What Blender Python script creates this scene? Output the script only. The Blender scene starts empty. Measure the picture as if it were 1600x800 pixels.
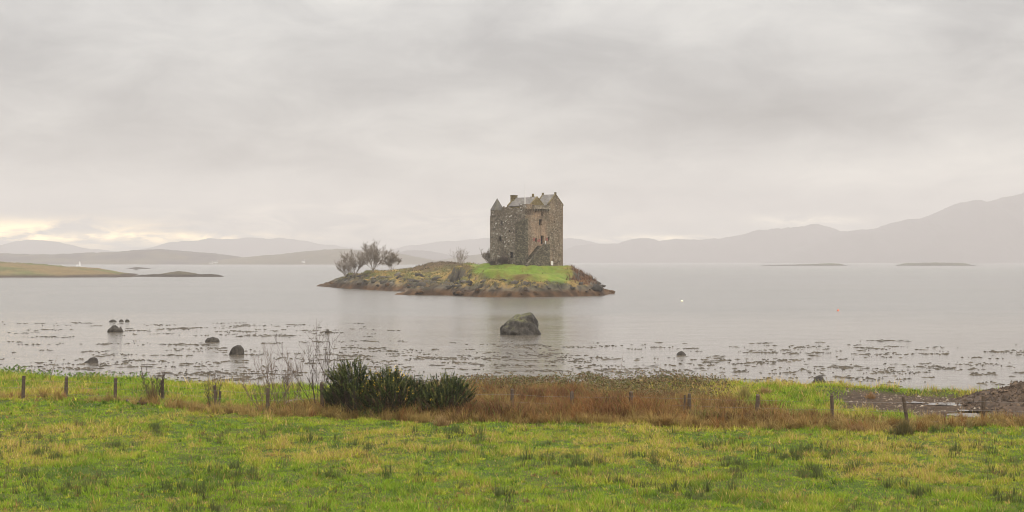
import bpy, math, random
import numpy as np
from mathutils import Vector

R = math.radians
PI = math.pi
scene = bpy.context.scene
COL = scene.collection

# ------------------------------------------------------------------ camera
F, CX, HY, CAMZ = 2400.0, 800.0, 408.0, 8.0     # focal length in photo pixels, centre column, horizon row, eye height (m)
cam_d = bpy.data.cameras.new('camera'); cam = bpy.data.objects.new('camera', cam_d); COL.objects.link(cam)
cam_d.sensor_width = 36.0; cam_d.lens = F / 1600 * 36.0
cam_d.clip_start = 0.5; cam_d.clip_end = 30000
cam.location = (0, 0, CAMZ)
cam.rotation_euler = (R(90) + math.atan((HY - 400) / F), 0, 0)
scene.camera = cam

# ------------------------------------------------------------------ world, sun, exposure
SUN_EL, SUN_AZ = R(38), R(155)                   # azimuth clockwise from +Y: behind the camera, to the right
world = bpy.data.worlds.new('World'); scene.world = world; world.use_nodes = True
nt = world.node_tree; nt.nodes.clear()
def wn(t, **k):
    n = nt.nodes.new(t)
    for a, v in k.items(): setattr(n, a, v)
    return n
def wl(a, b): nt.links.new(a, b)
def wmath(op, a, b=None, c=None, clamp=False):
    n = wn('ShaderNodeMath', operation=op, use_clamp=clamp)
    for i, v in enumerate((a, b, c)):
        if v is None: continue
        if isinstance(v, (int, float)): n.inputs[i].default_value = v
        else: wl(v, n.inputs[i])
    return n.outputs[0]
def wramp(fac, stops, interp='LINEAR'):
    n = wn('ShaderNodeValToRGB'); n.color_ramp.interpolation = interp
    el = n.color_ramp.elements
    while len(el) < len(stops): el.new(0.5)
    for e, (p, c) in zip(el, stops): e.position = p; e.color = (*c, 1) if len(c) == 3 else c
    wl(fac, n.inputs[0]); return n.outputs[0]
out = wn('ShaderNodeOutputWorld'); bg = wn('ShaderNodeBackground')
sky = wn('ShaderNodeTexSky', sky_type='NISHITA', sun_disc=False, sun_elevation=SUN_EL, sun_rotation=SUN_AZ)
tc = wn('ShaderNodeTexCoord'); sep = wn('ShaderNodeSeparateXYZ'); wl(tc.outputs['Generated'], sep.inputs[0])
dx, dy, dz = sep.outputs
zc = wmath('MAXIMUM', dz, 0.0)
den = wmath('ADD', zc, 0.27)
px_ = wmath('DIVIDE', dx, den); py_ = wmath('DIVIDE', dy, den)
cmb = wn('ShaderNodeCombineXYZ'); wl(px_, cmb.inputs[0]); wl(py_, cmb.inputs[1])
def wnoise(scale, detail, rough, dist, off):
    m = wn('ShaderNodeMapping'); m.inputs['Location'].default_value = off; wl(cmb.outputs[0], m.inputs[0])
    n = wn('ShaderNodeTexNoise'); n.inputs['Scale'].default_value = scale; n.inputs['Detail'].default_value = detail
    n.inputs['Roughness'].default_value = rough; n.inputs['Distortion'].default_value = dist
    wl(m.outputs[0], n.inputs['Vector']); return n.outputs['Fac']
az_ = wmath('ARCTAN2', dx, dy)
def blob(az, el, wa, we, tilt=0.0):
    """soft bump of the cloud deck round one direction (degrees)"""
    u = wmath('DIVIDE', wmath('SUBTRACT', az_, R(az)), R(wa))
    v = wmath('SUBTRACT', wmath('DIVIDE', wmath('SUBTRACT', dz, math.sin(R(el))), R(we)), wmath('MULTIPLY', u, tilt))
    return wmath('POWER', 2.718, wmath('MULTIPLY', wmath('ADD', wmath('MULTIPLY', u, u), wmath('MULTIPLY', v, v)), -1.0))
n1 = wnoise(1.9, 6, 0.5, 0.35, (3.1, 7.7, 0)); n2 = wnoise(5.2, 7, 0.55, 0.5, (11.3, 1.2, 4))
cl = wmath('ADD', wmath('MULTIPLY', n1, 0.6), wmath('MULTIPLY', n2, 0.4))
for az, el, wa, we, tilt, k in ((10, 5.6, 6.5, 1.1, 0.25, -0.14), (-14, 3.9, 8, 0.8, -0.35, -0.12), (15, 3.3, 7, 0.8, 0.45, 0.17), (-9, 2.1, 8, 0.6, 0.2, 0.08), (-12, 7.5, 9, 1.8, 0, 0.05), (6, 9.2, 9, 1.2, 0, 0.05), (2, 4.6, 6, 0.5, -.3, -0.07)):
    cl = wmath('ADD', cl, wmath('MULTIPLY', blob(az, el, wa, we, tilt), k))
cloud = wramp(cl, [(0.20, (0.26, 0.258, 0.26)), (0.42, (0.64, 0.635, 0.632)), (0.55, (0.95, 0.94, 0.915)), (0.74, (1.42, 1.385, 1.31))], 'LINEAR')
# overcast sky: brighter towards the zenith, and a paler band low down
elev = wramp(zc, [(0.0, (0.86, 0.82, 0.74)), (0.05, (0.71, 0.695, 0.66)), (0.12, (0.585, 0.58, 0.57)), (0.2, (0.70, 0.70, 0.695)), (0.5, (2.3, 2.27, 2.25)), (1.0, (2.9, 2.87, 2.85))])
mx = wn('ShaderNodeMix', data_type='RGBA', blend_type='MULTIPLY'); mx.inputs[0].default_value = 1
wl(cloud, mx.inputs[6]); wl(elev, mx.inputs[7])
# breaks in the cloud low over the sea: warm one to the left, thin ones above the right-hand mountains
def gap(az, el, wa, we, col, off):
    k = wnoise(7.0, 6, 0.6, 0.6, off)
    k = wmath('MULTIPLY', wmath('SUBTRACT', k, 0.42), 5.0, clamp=True)
    g = wmath('MULTIPLY', blob(az, el, wa, we), k)
    c = wn('ShaderNodeMix', data_type='RGBA'); c.inputs[6].default_value = (0, 0, 0, 1); c.inputs[7].default_value = (*col, 1)
    wl(g, c.inputs[0]); return c.outputs[2]
total = mx.outputs[2]
for args in ((-17.5, 1.0, 4.0, 0.42, (6.5, 4.6, 1.7), (0.4, 0, 0)), (-13, 0.85, 4, 0.18, (4.6, 3.3, 1.4), (5, 2, 0)),
             (11.0, 1.5, 2.0, 0.2, (1.5, 1.3, .9), (2, 8, 1)), (5.0, 0.85, 2.2, 0.14, (2.6, 2.1, 1.2), (9, 3, 2)), (-5, 1.5, 9, 0.7, (0.8, 0.68, 0.5), (6, 6, 2))):
    ad = wn('ShaderNodeMix', data_type='RGBA', blend_type='ADD'); ad.inputs[0].default_value = 1
    wl(total, ad.inputs[6]); wl(gap(*args), ad.inputs[7]); total = ad.outputs[2]
sc10 = wn('ShaderNodeMix', data_type='RGBA', blend_type='MULTIPLY'); sc10.inputs[0].default_value = 1
wl(total, sc10.inputs[6]); sc10.inputs[7].default_value = (10, 10, 10, 1)
mix = wn('ShaderNodeMix', data_type='RGBA'); mix.inputs[0].default_value = 0.93
wl(sky.outputs[0], mix.inputs[6]); wl(sc10.outputs[2], mix.inputs[7])
wl(mix.outputs[2], bg.inputs[0]); bg.inputs[1].default_value = 0.1
wl(bg.outputs[0], out.inputs[0])

sun_d = bpy.data.lights.new('sun', 'SUN'); sun_d.energy = 1.4; sun_d.angle = R(25); sun_d.color = (1.0, 0.93, 0.84)
sun = bpy.data.objects.new('sun', sun_d); COL.objects.link(sun)
sdir = Vector((math.sin(SUN_AZ) * math.cos(SUN_EL), math.cos(SUN_AZ) * math.cos(SUN_EL), math.sin(SUN_EL)))
sun.rotation_euler = sdir.to_track_quat('Z', 'Y').to_euler()
sun.location = (0, 0, 120)

vs = scene.view_settings
vs.view_transform = 'Standard'; vs.look = 'None'; vs.gamma = 1; vs.exposure = 0.15; vs.use_curve_mapping = False
scene.render.engine = 'CYCLES'
scene.cycles.max_bounces = 6; scene.cycles.diffuse_bounces = 3; scene.cycles.glossy_bounces = 3
scene.cycles.transmission_bounces = 3; scene.cycles.volume_bounces = 2; scene.cycles.transparent_max_bounces = 8
scene.cycles.caustics_reflective = False
scene.cycles.use_denoising = True; scene.cycles.filter_width = 1.0

# ------------------------------------------------------------------ helpers
def tag(o, label=None, cat=None, group=None, kind=None):
    if label: o['label'] = label
    if cat: o['category'] = cat
    if group: o['group'] = group
    if kind: o['kind'] = kind
    return o
def empty(name, loc, rz=0.0):
    o = bpy.data.objects.new(name, None); COL.objects.link(o); o.location = loc; o.rotation_euler = (0, 0, rz); o.empty_display_size = 0.3
    return o
def link(name, me, mat, parent=None, smooth=False):
    if mat is not None:
        for m in (mat if isinstance(mat, (list, tuple)) else [mat]): me.materials.append(m)
    if smooth: me.polygons.foreach_set('use_smooth', np.ones(len(me.polygons), dtype=bool))
    o = bpy.data.objects.new(name, me); COL.objects.link(o)
    if parent is not None: o.parent = parent
    return o
def fast_mesh(name, V, Fc, cols=None):
    """V (n,3), Fc (m,k) faces of one size, cols (n,3) point colours"""
    V = np.asarray(V, np.float32); Fc = np.asarray(Fc, np.int32)
    me = bpy.data.meshes.new(name)
    me.vertices.add(len(V)); me.vertices.foreach_set('co', V.ravel())
    k = Fc.shape[1]
    me.loops.add(Fc.size); me.loops.foreach_set('vertex_index', Fc.ravel())
    me.polygons.add(len(Fc)); me.polygons.foreach_set('loop_start', np.arange(0, Fc.size, k, dtype=np.int32))
    me.update(calc_edges=True)
    if cols is not None:
        a = me.color_attributes.new('Col', 'FLOAT_COLOR', 'POINT')
        c4 = np.ones((len(V), 4), np.float32); c4[:, :3] = cols
        a.data.foreach_set('color', c4.ravel())
    return me
class MB:
    def __init__(s): s.v, s.f, s.m = [], [], []
    def add(s, verts, faces, mi=0):
        b = len(s.v); s.v += [tuple(p) for p in verts]
        for f in faces: s.f.append(tuple(i + b for i in f)); s.m.append(mi)
    def box(s, x0, x1, y0, y1, z0, z1, mi=0):
        s.add([(x0, y0, z0), (x1, y0, z0), (x1, y1, z0), (x0, y1, z0), (x0, y0, z1), (x1, y0, z1), (x1, y1, z1), (x0, y1, z1)],
              [(0, 3, 2, 1), (4, 5, 6, 7), (0, 1, 5, 4), (1, 2, 6, 5), (2, 3, 7, 6), (3, 0, 4, 7)], mi)
    def tube(s, pts, rad, n=5, mi=0, cap=True):
        pts = [Vector(p) for p in pts]; b = len(s.v); ref = Vector((0.31, 0.17, 0.93))
        for i, p in enumerate(pts):
            d = (pts[min(i + 1, len(pts) - 1)] - pts[max(i - 1, 0)])
            if d.length < 1e-6: d = Vector((0, 0, 1))
            d.normalize(); a = d.cross(ref)
            if a.length < 1e-3: a = d.cross(Vector((1, 0, 0)))
            a.normalize(); c = d.cross(a); r = rad[i] if hasattr(rad, '__len__') else rad
            for k in range(n):
                t = 2 * PI * k / n; q = p + a * (math.cos(t) * r) + c * (math.sin(t) * r); s.v.append(tuple(q))
        for i in range(len(pts) - 1):
            for k in range(n):
                s.f.append((b + i * n + k, b + i * n + (k + 1) % n, b + (i + 1) * n + (k + 1) % n, b + (i + 1) * n + k)); s.m.append(mi)
        if cap:
            s.f.append(tuple(b + k for k in range(n))[::-1]); s.m.append(mi)
            e = b + (len(pts) - 1) * n; s.f.append(tuple(e + k for k in range(n))); s.m.append(mi)
    def build(s, name, mat, parent=None, smooth=False):
        me = bpy.data.meshes.new(name); me.from_pydata(s.v, [], s.f); me.update()
        o = link(name, me, mat, parent, smooth)
        if any(s.m): me.polygons.foreach_set('material_index', np.array(s.m, np.int32))
        return o
# value noise
_rs = np.random.RandomState(11); _T = _rs.rand(512, 512)
def vn(x, y, seed=0):
    x = np.asarray(x, float) + seed * 37.31; y = np.asarray(y, float) + seed * 91.7
    xi = np.floor(x).astype(int); yi = np.floor(y).astype(int); fx = x - xi; fy = y - yi
    fx = fx * fx * (3 - 2 * fx); fy = fy * fy * (3 - 2 * fy)
    g = lambda i, j: _T[i & 511, j & 511]
    return (g(xi, yi) * (1 - fx) + g(xi + 1, yi) * fx) * (1 - fy) + (g(xi, yi + 1) * (1 - fx) + g(xi + 1, yi + 1) * fx) * fy
def fbm(x, y, oct=4, seed=0, gain=0.5):
    t, a, s = 0.0, 1.0, 0.0
    for o in range(oct): t = t + a * (vn(np.asarray(x) * 2 ** o, np.asarray(y) * 2 ** o, seed + o * 3) - 0.5); s += a; a *= gain
    return t / s * 2      # about -1..1
def ss(a, b, x):
    t = np.clip((np.asarray(x, float) - a) / (b - a), 0, 1); return t * t * (3 - 2 * t)
def X_at(px, Y): return (px - CX) / F * Y
def Z_at(y, Y): return CAMZ - (y - HY) * Y / F
def Y_at(y, z=0.0): return (CAMZ - z) * F / (y - HY)
def lerp(a, b, t): t = np.asarray(t)[..., None]; return np.asarray(a) * (1 - t) + np.asarray(b) * t

# ------------------------------------------------------------------ materials
class NT:
    def __init__(s, name):
        s.m = bpy.data.materials.new(name); s.m.use_nodes = True; s.t = s.m.node_tree; s.t.nodes.clear()
        s.out = s.n('ShaderNodeOutputMaterial')
    def n(s, t, **k):
        x = s.t.nodes.new(t)
        for a, v in k.items(): setattr(x, a, v)
        return x
    def l(s, a, b): s.t.links.new(a, b)
    def set(s, sock, v):
        if isinstance(v, bpy.types.NodeSocket): s.l(v, sock)
        elif isinstance(v, (tuple, list)) and len(v) == 3 and sock.type == 'RGBA': sock.default_value = (*v, 1)
        else: sock.default_value = v
    def coord(s, scale=(1, 1, 1), loc=(0, 0, 0), kind='Object'):
        c = s.n('ShaderNodeTexCoord'); m = s.n('ShaderNodeMapping'); m.inputs['Scale'].default_value = scale; m.inputs['Location'].default_value = loc
        s.l(c.outputs[kind], m.inputs[0]); return m.outputs[0]
    def noise(s, scale, detail=4, rough=0.5, dist=0.0, vec=None):
        x = s.n('ShaderNodeTexNoise'); x.inputs['Scale'].default_value = scale; x.inputs['Detail'].default_value = detail
        x.inputs['Roughness'].default_value = rough; x.inputs['Distortion'].default_value = dist
        s.l(vec if vec is not None else s.coord(), x.inputs['Vector']); return x.outputs['Fac']
    def voro(s, scale, vec=None, feature='F1', out='Distance', rand=1.0):
        x = s.n('ShaderNodeTexVoronoi', feature=feature); x.inputs['Scale'].default_value = scale; x.inputs['Randomness'].default_value = rand
        s.l(vec if vec is not None else s.coord(), x.inputs['Vector']); return x.outputs[out]
    def ramp(s, fac, stops, interp='LINEAR'):
        x = s.n('ShaderNodeValToRGB'); x.color_ramp.interpolation = interp; el = x.color_ramp.elements
        while len(el) < len(stops): el.new(0.5)
        for e, (p, c) in zip(el, stops):
            e.position = p; e.color = (c, c, c, 1) if isinstance(c, (int, float)) else (*c, 1)
        s.l(fac, x.inputs[0]); return x.outputs[0]
    def mix(s, fac, a, b, blend='MIX'):
        x = s.n('ShaderNodeMix', data_type='RGBA', blend_type=blend)
        s.set(x.inputs[0], fac); s.set(x.inputs[6], a); s.set(x.inputs[7], b); return x.outputs[2]
    def math(s, op, a, b=0.0, clamp=False):
        x = s.n('ShaderNodeMath', operation=op, use_clamp=clamp); s.set(x.inputs[0], a); s.set(x.inputs[1], b); return x.outputs[0]
    def bump(s, h, strength=0.5, dist=0.1):
        x = s.n('ShaderNodeBump'); x.inputs['Strength'].default_value = strength; x.inputs['Distance'].default_value = dist
        s.l(h, x.inputs['Height']); return x.outputs[0]
    def bsdf(s, color, rough=0.8, spec=0.3, normal=None, **k):
        b = s.n('ShaderNodeBsdfPrincipled'); s.set(b.inputs['Base Color'], color); s.set(b.inputs['Roughness'], rough)
        s.set(b.inputs['Specular IOR Level'], spec)
        if normal is not None: s.l(normal, b.inputs['Normal'])
        for a, v in k.items(): s.set(b.inputs[a], v)
        s.l(b.outputs[0], s.out.inputs[0]); return s.m
    def attr(s): 
        a = s.n('ShaderNodeAttribute'); a.attribute_name = 'Col'; return a.outputs['Color']

def mat_plain(name, col, rough=0.8, var=0.25, scale=3.0, spec=0.25, bump=0.0):
    t = NT(name); f = t.noise(scale, 5, 0.6)
    c = t.ramp(f, [(0.3, tuple(x * (1 - var) for x in col)), (0.7, tuple(x * (1 + var) for x in col))])
    return t.bsdf(c, rough, spec, t.bump(f, bump, 0.05) if bump else None)
def mat_leaf(name, trans=0.3, rough=0.7):
    t = NT(name); c = t.attr()
    d = t.n('ShaderNodeBsdfPrincipled'); t.l(c, d.inputs['Base Color']); d.inputs['Roughness'].default_value = rough; d.inputs['Specular IOR Level'].default_value = 0.15
    r = t.n('ShaderNodeBsdfTranslucent'); t.l(c, r.inputs[0]); m = t.n('ShaderNodeMixShader'); m.inputs[0].default_value = trans
    t.l(d.outputs[0], m.inputs[1]); t.l(r.outputs[0], m.inputs[2]); t.l(m.outputs[0], t.out.inputs[0]); return t.m
M_LEAF = mat_leaf('blade', 0.2); M_GORSE = mat_leaf('gorse_needle', 0.08)

def mat_attr(name, var=0.25, scale=4.0, bump=0.4, bdist=0.1, rough=0.9, spec=0.15):
    t = NT(name); f = t.noise(scale, 6, 0.65); g = t.noise(scale * 0.17, 4, 0.55)
    k = t.mix(0.5, t.ramp(f, [(0.3, 1 - 1.6 * var), (0.7, 1 + 1.6 * var)]), t.ramp(g, [(0.3, 1 - var), (0.7, 1 + var)]))
    return t.bsdf(t.mix(1.0, t.attr(), k, 'MULTIPLY'), rough, spec, t.bump(f, bump, bdist))

# water
def mat_water():
    t = NT('water'); p = t.coord()
    sepn = t.n('ShaderNodeSeparateXYZ'); t.l(p, sepn.inputs[0]); Y = sepn.outputs[1]
    wob = t.noise(0.02, 3, 0.5)
    yy = t.math('ADD', Y, t.math('MULTIPLY', t.math('SUBTRACT', wob, 0.5), 90.0))
    far = t.n('ShaderNodeMapRange', interpolation_type='SMOOTHSTEP'); t.l(yy, far.inputs[0]); far.inputs[1].default_value = 170; far.inputs[2].default_value = 260
    streak = t.noise(0.012, 4, 0.6, 0.4, t.coord((0.35, 1.6, 1)))
    w1 = t.noise(0.8, 3, 0.55, 0.2, t.coord((0.6, 1.3, 1))); w2 = t.noise(3.2, 3, 0.6, 0.2, t.coord((0.7, 1.2, 1), (5, 2, 0))); w3 = t.noise(0.14, 2, 0.5)
    h = t.math('ADD', t.math('MULTIPLY', w1, 0.30), t.math('ADD', t.math('MULTIPLY', w2, 0.07), t.math('MULTIPLY', w3, 0.5)))
    amp = t.math('MULTIPLY', t.ramp(far.outputs[0], [(0, 0.62), (1, 1.0)]), t.ramp(streak, [(0.35, 0.45), (0.65, 1.25)]))
    b = t.n('ShaderNodeBump'); b.inputs['Distance'].default_value = 0.5; t.l(amp, b.inputs['Strength']); t.l(h, b.inputs['Height'])
    rough = t.ramp(far.outputs[0], [(0, 0.10), (1, 0.20)])
    col = t.mix(far.outputs[0], (0.13, 0.11, 0.085), (0.12, 0.11, 0.095))
    return t.bsdf(col, rough, 0.5, b.outputs[0], IOR=1.33)
M_WATER = mat_water()

# ------------------------------------------------------------------ the ground: field, bank, mud, sea bed
EX = np.array([-60, -36, -30.7, -27, -23, -19, -15, -11, 0, 11, 15, 19, 23, 28, 31, 36, 60], float)
EY = np.array([108, 102, 100, 97, 96.5, 92.8, 90.6, 90.4, 92, 94, 92.5, 92, 89, 87.5, 88, 90, 96], float)
def edge_y(X): return np.interp(X, EX, EY) + 0.9 * fbm(np.asarray(X) * 0.35, np.asarray(X) * 0 + 3.3, 3, 5)
def mud_mask(X, Y):
    s = X / np.maximum(Y, 1) * F + CX
    n = fbm(X * 0.35, Y * 0.25, 3, 21)
    return ss(1255, 1330, s + 55 * n) * ss(71.0, 73.5, Y + 1.2 * n + 3.6 * ss(1380, 1480, s)) * (1 - ss(85.5, 87.5, Y + 1.2 * n))
def gz(X, Y, micro=True):
    X = np.asarray(X, float); Y = np.asarray(Y, float)
    e = edge_y(X)
    z = 1.0 + 5.4 * np.clip((43 - Y) / 43, 0, 3) ** 1.15
    z = z - 0.42 * mud_mask(X, Y)
    z = z - 0.42 * ss(-7, -0.3, Y - e) - 0.75 * ss(-0.8, 2.2, Y - e) - 1.5 * ss(2, 45, Y - e)
    if micro:
        k = 1 - 0.75 * ss(-1, 1.5, Y - e)
        z = z + k * (0.10 * fbm(X * 0.45, Y * 0.45, 3, 2) + 0.075 * fbm(X * 1.5, Y * 1.5, 2, 9)) + 0.07 * mud_mask(X, Y) * fbm(X * 1.1, Y * 1.1, 3, 31)
    return z
def grid(xs, ys):
    X, Y = np.meshgrid(xs, ys); nx, ny = len(xs), len(ys)
    i = np.arange(ny - 1)[:, None] * nx + np.arange(nx - 1)[None, :]
    Fc = np.stack([i, i + 1, i + 1 + nx, i + nx], -1).reshape(-1, 4)
    return X.ravel(), Y.ravel(), Fc
xs = np.concatenate([np.linspace(-260, -42, 22), np.arange(-41.5, 42, 0.28), np.linspace(42, 260, 22)])
ys = np.concatenate([np.linspace(-70, 38, 24), np.arange(38.5, 104, 0.28), np.linspace(105, 150, 16)])
gx, gy, gf = grid(xs, ys)
gzv = gz(gx, gy)
mud = mud_mask(gx, gy); e_ = edge_y(gx)
shore = ss(-1.6, 0.2, gy - e_ + 0.8 * fbm(gx * 0.6, gy * 0.6, 3, 4))
c = lerp((0.042, 0.064, 0.008), (0.070, 0.062, 0.014), ss(-0.4, 0.6, fbm(gx * 0.5, gy * 0.5, 4, 8)))
c = lerp(c, np.array((0.050, 0.032, 0.019)), np.maximum(mud, shore))
c = c * (1 + 0.35 * fbm(gx * 2.3, gy * 2.3, 3, 14))[:, None]
ground = link('ground', fast_mesh('ground', np.stack([gx, gy, gzv], 1), gf, c), mat_attr('ground', 0.25, 5, 0.6, 0.05), None, True)
tag(ground, 'green pasture field running down to the muddy sea shore', 'field', kind='structure')

# ------------------------------------------------------------------ water sheet
wme = fast_mesh('water', [(-4800, 78, 0), (4800, 78, 0), (4800, 11000, 0), (-4800, 11000, 0)], [(0, 1, 2, 3)])
water = tag(link('water', wme, M_WATER), 'calm grey sea loch reflecting the overcast sky', 'water', kind='structure')

# ------------------------------------------------------------------ far hills
def hill_range(name, label, prof, Yf, depth, col, col2, seed, rough=1.0, x_ext=None):
    """a ridge whose skyline follows prof (bearing, elevation) at distance Yf+depth*0.6, rising from the shore at Yf"""
    pp = np.array(prof, float); Yr = Yf + depth * 0.6
    xs_ = np.linspace(X_at(pp[0, 0], Yr), X_at(pp[-1, 0], Yr), 260)
    H = np.interp(xs_, X_at(pp[:, 0], Yr), CAMZ - (pp[:, 1] - HY) * Yr / F)
    H = H * (1 + .07 * rough * fbm(xs_ / 90, xs_ * 0 + seed, 5, seed + 20, .6)); X, Yv, Fc = grid(xs_, np.linspace(0, 1, 26)); Hh = np.tile(H, 26)
    t = Yv
    pr = np.where(t < 0.6, np.sin(np.clip(t / 0.6, 0, 1) * PI / 2) ** 1.15, np.cos(np.clip((t - 0.6) / 0.4, 0, 1) * PI / 2) ** 0.8)
    n = fbm(X / 160, t * depth / 160, 4, seed); n2 = 1.6 * fbm(X / 34, t * depth / 34, 3, seed + 4)
    z = Hh * pr * (1 + 0.16 * rough * n * (1 - pr)) + rough * (2.2 * n2 + 1.4 * fbm(X / 11, t * depth / 30, 2, seed + 9)) * np.clip(Hh / 40, 0.15, 1.0) * np.clip(pr * 2, 0, 1) - 2.5 * (pr < 0.01)
    yw = Yf + depth * t + 60 * fbm(X / 300, X * 0, 3, seed + 2) * (1 - t)
    cc = lerp(col, col2, ss(-0.25, 0.25, fbm(X / 110, t * depth / 110, 5, seed + 7, .65)))
    o = link(name, fast_mesh(name, np.stack([X, yw, z], 1), Fc, cc), mat_attr(name, 0.3, 0.03, 0.3, 3.0), None, True)
    return tag(o, label, 'hills', kind='structure')
HE, HG, HB = (0.062, 0.046, 0.042), (0.095, 0.075, 0.046), (0.10, 0.08, 0.05)
hill_range('hills', 'low wooded hills across the water at far left', [(-330, 402), (-150, 398), (0, 396), (60, 398), (130, 396), (180, 394), (215, 391), (245, 389), (275, 391), (330, 396), (365, 400), (400, 406), (425, 411), (440, 414)], 3700, 640, HE, HG, 1)
hill_range('hills', 'greenish rounded hill with white cottages behind the bare island trees', [(330, 414), (365, 404), (430, 398), (490, 391.5), (540, 389), (590, 391.5), (625, 396), (660, 403), (690, 409), (705, 413)], 3600, 660, HG, HB, 12)
hill_range('hills', 'small low hill just left of the castle across the water', [(655, 413), (690, 406), (725, 400), (752, 397.5), (775, 398), (810, 403), (860, 409), (890, 413)], 3900, 600, HG, HE, 23)
hill_range('hills', 'pale misty hill behind the island mound', [(500, 412), (560, 401), (620, 393), (660, 391), (695, 397), (740, 404), (790, 412)], 6072, 924, HE, HE, 34)
hill_range('mountains', 'faint misty mountains behind the far left hills', [(-400, 392), (-150, 388), (0, 385), (30, 378), (58, 374), (90, 379), (130, 388), (200, 394), (250, 384), (282, 377), (330, 374), (390, 372.5), (440, 372.5), (480, 377), (520, 384), (560, 389), (600, 396), (650, 409)], 9300, 1500, HE, HE, 45, 1.5)
hill_range('mountains', 'faint mountain ridge behind the castle', [(540, 410), (600, 393), (640, 384), (690, 378), (735, 373), (770, 372), (820, 369), (870, 370), (905, 375), (945, 382), (990, 390), (1060, 408)], 9200, 1500, HE, HE, 56, 1.5)
hill_range('mountains', 'long hazy mountain ridge to the right of the castle', [(860, 398), (900, 384), (940, 381), (965, 380.5), (985, 376), (1005, 373), (1040, 375.5), (1100, 375), (1135, 370), (1170, 364), (1205, 357), (1245, 353.5), (1270, 352), (1295, 356), (1320, 362), (1370, 366), (1430, 372), (1500, 385), (1600, 400)], 7590, 1584, HE, HE, 67, 1.5)
hill_range('mountains', 'big hazy mountain rising to the right edge', [(1180, 409), (1260, 385), (1320, 363), (1350, 359.5), (1380, 353), (1420, 342), (1445, 339.5), (1470, 331), (1490, 322), (1515, 318.5), (1545, 316), (1570, 308), (1590, 301), (1620, 297), (1700, 288), (1800, 292), (1950, 310)], 6600, 1980, HE, HE, 78, 1.5)

# ------------------------------------------------------------------ island terrain
SH = np.array([(957, 459.3), (942, 462), (880, 463.6), (820, 464.6), (760, 464.2), (715, 462.6), (700, 461.6), (660, 461.4), (630, 460.8), (614, 460), (640, 457.6), (655, 456.6), (620, 455.2), (592, 453.8), (575, 452.6), (545, 451), (520, 449), (497, 447.3), (520, 445)], float)
SH = np.stack([X_at(SH[:, 0], Y_at(SH[:, 1])), Y_at(SH[:, 1])], 1)
SH = np.vstack([SH, [(-58, 545), (-50, 562), (-30, 545), (-10, 500), (10, 448), (20, 418), (22.3, 392)]])
def poly_dist(X, Y, P):
    d2 = np.full(X.shape, 1e18); inside = np.zeros(X.shape, bool)
    for i in range(len(P)):
        a, b = P[i], P[(i + 1) % len(P)]
        ab = b - a; t = np.clip(((X - a[0]) * ab[0] + (Y - a[1]) * ab[1]) / (ab @ ab), 0, 1)
        d2 = np.minimum(d2, (X - a[0] - t * ab[0]) ** 2 + (Y - a[1] - t * ab[1]) ** 2)
        cnd = ((a[1] > Y) != (b[1] > Y)) & (X < (b[0] - a[0]) * (Y - a[1]) / (b[1] - a[1] + 1e-12) + a[0]); inside ^= cnd
    return np.sqrt(d2) * np.where(inside, 1, -1)
CP = []  # bearing, row, distance -> surface height
for (p, y, Yd) in [(767, 411, 374), (800, 412, 368), (822, 414, 363), (850, 415, 367), (878, 415, 374), (790, 412, 380), (850, 412, 385),
                   (740, 417, 366), (770, 420, 360), (820, 428, 356), (870, 428, 360), (800, 440, 350.5), (850, 442, 349), (900, 440, 357), (765, 437, 352),
                   (890, 417.5, 378), (905, 423, 378), (925, 434, 376), (940, 443, 374), (915, 448, 364), (890, 421, 366), (936, 442, 374), (947, 450, 375), (950, 455, 372), (925, 433, 380), (935, 452, 366), 
                   (722, 432, 361), (735, 424, 362), (748, 445, 351), (715, 446, 362), (690, 446, 392), (705, 443, 385), (672, 452, 388), (655, 452, 395), (650, 449, 402), (685, 441, 402), (668, 443, 408), (712, 419, 415), (700, 425, 425), (720, 415, 390),
                   (690, 410, 455), (705, 412, 450), (674, 412, 455), (658, 416, 455), (642, 422, 455),
                   (625, 426, 450), (600, 425, 448), (580, 422.5, 455), (560, 423.5, 458), (545, 428.5, 465), (530, 437, 474), (600, 436, 432), (560, 438, 458), (635, 440, 415), (660, 434, 425), (672, 428, 432), (650, 432, 425), (690, 428, 425), (640, 426, 435), (720, 438, 368), (708, 446, 372), (712, 450, 366), (728, 440, 360), (670, 445, 400), (640, 449, 405), (530, 442, 480),
                   (610, 430, 438), (575, 430, 450), (650, 424, 440), (680, 420, 440), (690, 434, 415),(660,456,380),(680,455,380),(640,457,378)]:
    CP.append((X_at(p, Yd), Yd, Z_at(y, Yd)))
CP += [(-45, 520, 2.5), (-25, 500, 4.0), (-5, 440, 5.5), (10, 415, 5.5), (17, 400, 4.0), (-19, 470, 6.5)]
CP = np.array(CP)
def isl_base(X, Y):
    num = 0; den = 0
    for (a, b, h) in CP:
        w = 1.0 / (((X - a) ** 2 + ((Y - b) * 0.8) ** 2) + 2.0) ** 2.5
        num = num + w * h; den = den + w
    return num / den
def island_z(X, Y):
    d = poly_dist(X, Y, SH) + 0.9 * fbm(X * 0.3, Y * 0.3, 3, 40)
    w = 4.5
    zb = isl_base(X, Y)
    k = np.where(d > 0, np.clip(d / w, 0, 1) ** 0.6, 0)
    lawn = lawn_mask(X, Y)
    rg = 1 - 0.8 * lawn
    rim = 1 - ss(3, 9, d)
    n = 0.6 * fbm(X * 0.22, Y * 0.22, 4, 41) + (0.5 + .7 * rim) * (0.5 - np.abs(fbm(X * 0.42, Y * 0.32, 4, 43)) * 1.6) + .3 * rim * fbm(X * 1.3, Y * 1.0, 2, 45) - .15
    return np.where(d > 0, zb * k + rg * n * np.clip(d / 2.5, 0, 1), np.maximum(-1.6, d * 0.35))
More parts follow.
